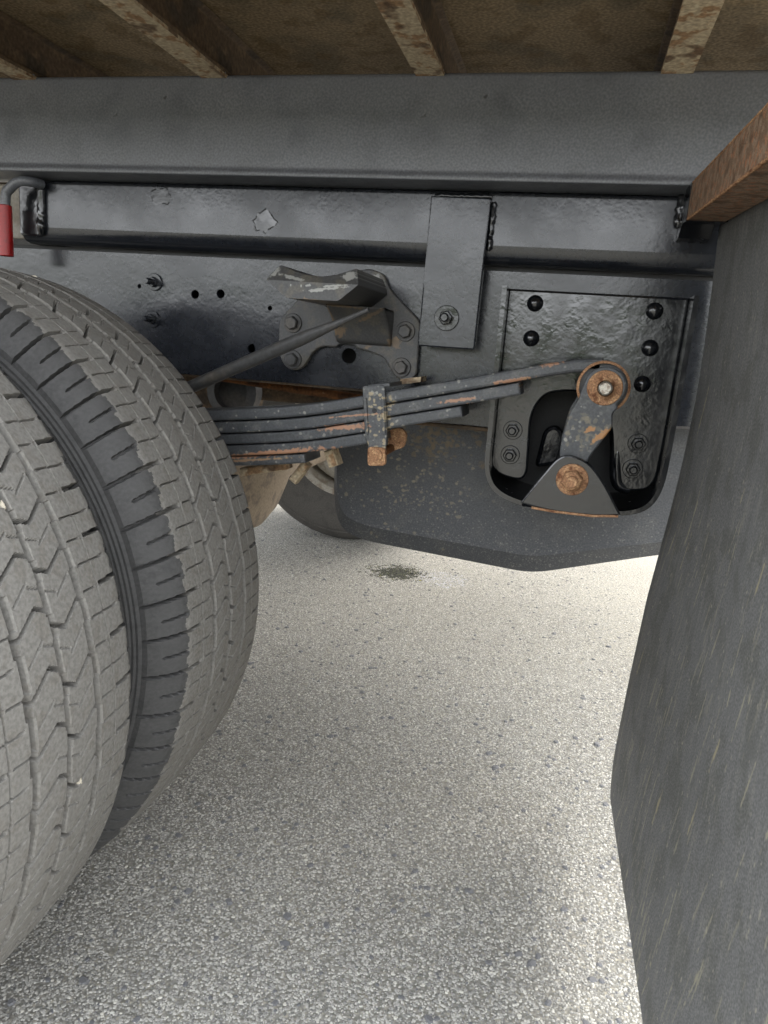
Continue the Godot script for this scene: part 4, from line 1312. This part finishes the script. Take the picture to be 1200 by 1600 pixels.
func build_small(truck: Node) -> void:
	# slanting stay in front of the bump stop
	var mb := MB.new()
	var a := Vector3(-0.243, 0.751, 0.150)
	var b := Vector3(-0.408, 0.673, 0.105)
	var c := Vector3(-0.520, 0.632, 0.075)
	var pts := []
	var rad := []
	for i in 25:
		var t := i / 24.0
		pts.append(a * (1 - t) * (1 - t) + b * 2.0 * t * (1 - t) + c * t * t + Vector3(0, 0.004 * sin(t * PI), 0))
		rad.append(lerpf(0.0028, 0.0088, step(0.0, 0.35, t)))
	tube(mb, pts, rad, 14)
	put("stay_rod", mb.done(), M.dusty, truck, "slanting dusty grey rod in front of the bump stop bracket")
	# release lever with a red sleeve
	var lv := holder("release_lever", truck, Vector3.ZERO, "bent black lever rod with a red sleeve at the sill end")
	mb = MB.new()
	tube(mb, smooth_path([Vector3(-0.780, 0.904, 0.035), Vector3(-0.786, 0.904, 0.055), Vector3(-0.800, 0.902, 0.060), Vector3(-0.814, 0.893, 0.060), Vector3(-0.8225, 0.878, 0.060), Vector3(-0.8245, 0.805, 0.060)], 28), 0.0070, 12)
	put("lever_rod", mb.done(), M.satin, lv)
	mb = MB.new()
	lathe(mb, [Vector2(0.0090, 0), Vector2(0.0100, 0.001), Vector2(0.0100, 0.070), Vector2(0.0090, 0.071), Vector2(0.0070, 0.071)], Transform3D(Basis(Vector3(1, 0, 0), -PI / 2), Vector3(-0.8245, 0.799, 0.060)), 22)
	put("red_sleeve", mb.done(), M.red, lv, "glossy red sleeve")
	# brake line and clutter over the spring
	mb = MB.new()
	tube(mb, smooth_path([Vector3(-0.80, 0.655, -0.10), Vector3(-0.55, 0.640, -0.10), Vector3(-0.40, 0.630, -0.10), Vector3(-0.25, 0.622, -0.10)], 20), 0.007, 10)
	put("brake_pipe", mb.done(), M.rust, truck, "thin rusty pipe behind the spring")
	mb = MB.new()
	tube(mb, [Vector3(-0.95, 0.615, -0.25), Vector3(-0.30, 0.615, -0.25)], 0.02, 14)
	put("sway_bar", mb.done(), M.brown, truck)
	mb = MB.new()
	lathe(mb, [Vector2(0.035, 0), Vector2(0.045, 0.004), Vector2(0.045, 0.03), Vector2(0.03, 0.034), Vector2(0.028, 0.02), Vector2(0, 0.02)], Transform3D(Basis(), Vector3(-0.55, 0.615, -0.16)), 26)
	put("shock_mount", mb.done(), M.dusty, truck)
	for x in [-0.34, -0.30]:
		mb = MB.new()
		box(mb, Vector3(x, 0.61, -0.12), Vector3(0.012, 0.04, 0.012), 0.002)
		put("pipe_clip", mb.done(), M.cream, truck)
	mb = MB.new()
	lathe(mb, [Vector2(0.0, 0), Vector2(0.06, 0.0), Vector2(0.075, 0.012), Vector2(0.075, 0.06), Vector2(0.08, 0.066), Vector2(0.075, 0.072), Vector2(0.075, 0.11), Vector2(0.05, 0.125), Vector2(0, 0.125)], Transform3D(Basis(), Vector3(-0.64, 0.60, -0.32)), 30)
	put("added_gap_filler", mb.done(), M.brown, truck)  # added shape, hides the bright ground between tyre and spring
	# muddy cable clamps under the spring
	mb = MB.new()
	box(mb, Vector3(-0.40, 0.530, 0.07), Vector3(0.07, 0.012, 0.03), 0.003, Basis(Vector3(0, 0, 1), 0.25))
	box(mb, Vector3(-0.352, 0.528, 0.06), Vector3(0.012, 0.035, 0.02), 0.003, Basis(Vector3(0, 0, 1), -0.6))
	put("cable_clamp", mb.done(), M.cream, truck)
	mb = MB.new()
	box(mb, Vector3(-0.300, 0.556, 0.075), Vector3(0.014, 0.024, 0.03), 0.004, Basis(Vector3(0, 0, 1), 0.4))
	put("cable_clamp", mb.done(), M.cream, truck)

# added stand-in out of view, darkens what the rail mirrors near the horizon
func build_added_hedge() -> void:
	var n := noise(0.9, 91)
	var f := noise(5.0, 92)
	var mb := MB.new()
	var nx := 260
	var prof := [Vector2(28.0, 0.04), Vector2(27.9, 0.7), Vector2(28.0, 1.4), Vector2(28.1, 2.0), Vector2(28.5, 2.35), Vector2(29.2, 2.4), Vector2(29.9, 2.0), Vector2(30.0, 0.04)]
	var grid := []
	for i in nx + 1:
		var row := []
		var x := -42.0 + 84.0 * i / nx
		for q: Vector2 in prof:
			var k := 0.35 * n.get_noise_2d(x, q.y * 2.0 + q.x) + 0.16 * f.get_noise_2d(x * 2.0, q.y * 3.0)
			row.append(Vector3(x, q.y + (k * 0.6 if q.y > 0.5 else 0.0), q.x - k))
		grid.append(row)
	for i in nx:
		for j in prof.size() - 1:
			mb.quad(grid[i][j], grid[i + 1][j], grid[i + 1][j + 1], grid[i][j + 1], Vector3(0, 0.4, -1.0 if j < 4 else 1.0))
	tag(put("added_hedge", mb.done(), M.leaf, self), "added green screen out of view, darkens the low reflections in the rail", "added_hedge")

func build_pebbles() -> void:
	# stones caught in the tread
	var all := [[Vector3(-0.354, 0.540, 0.612), 21.5, 0.0020, "small cream stone chip in the outer tyre tread, topmost of three in one groove"],
		[Vector3(-0.336, 0.476, 0.604), 11.0, 0.0030, "cream stone chip in the outer tyre's middle groove, middle one of three"],
		[Vector3(-0.332, 0.365, 0.593), -6.8, 0.0036, "largest white stone lodged in the outer tyre tread, low on the groove"],
		[Vector3(-0.375, 0.584, 0.611), 29.2, 0.0026, "pale stone caught in the outer tyre at the left edge of the photo"],
		[Vector3(-0.346, 0.516, 0.327), 17.4, 0.0027, "white stone lodged in the inner tyre tread beside the spring tips"],
		[Vector3(-0.611, 0.759, 0.271), 77.3, 0.0027, "pale stone wedged on top of the inner tyre below the sill"]]
	for i in all.size():
		var rng := RandomNumberGenerator.new()
		rng.seed = 300 + i
		var mb := MB.new()
		var r: float = all[i][2]
		var rings := []
		for j in 5:
			var ring := []
			for k in 9:
				var a := TAU * k / 9.0
				var l := PI * j / 4.0
				var q := r * rng.randf_range(0.8, 1.15)
				ring.append(Vector3(cos(a) * sin(l) * q * 0.8, cos(l) * q * 1.5, sin(a) * sin(l) * q * 0.8))
			if j == 0 or j == 4:
				for k in 9: ring[k] = ring[0]
			rings.append(ring)
		for j in 4:
			for k in 9:
				var l := (k + 1) % 9
				mb.quad(rings[j][k], rings[j][l], rings[j + 1][l], rings[j + 1][k], rings[j][k] + rings[j + 1][l])
		var o := put("pebble", mb.done(), M.stone, self)
		o.position = all[i][0]
		o.rotation.z = deg_to_rad(all[i][1])
		tag(o, all[i][3], "pebble", "stones stuck in the tyre treads")
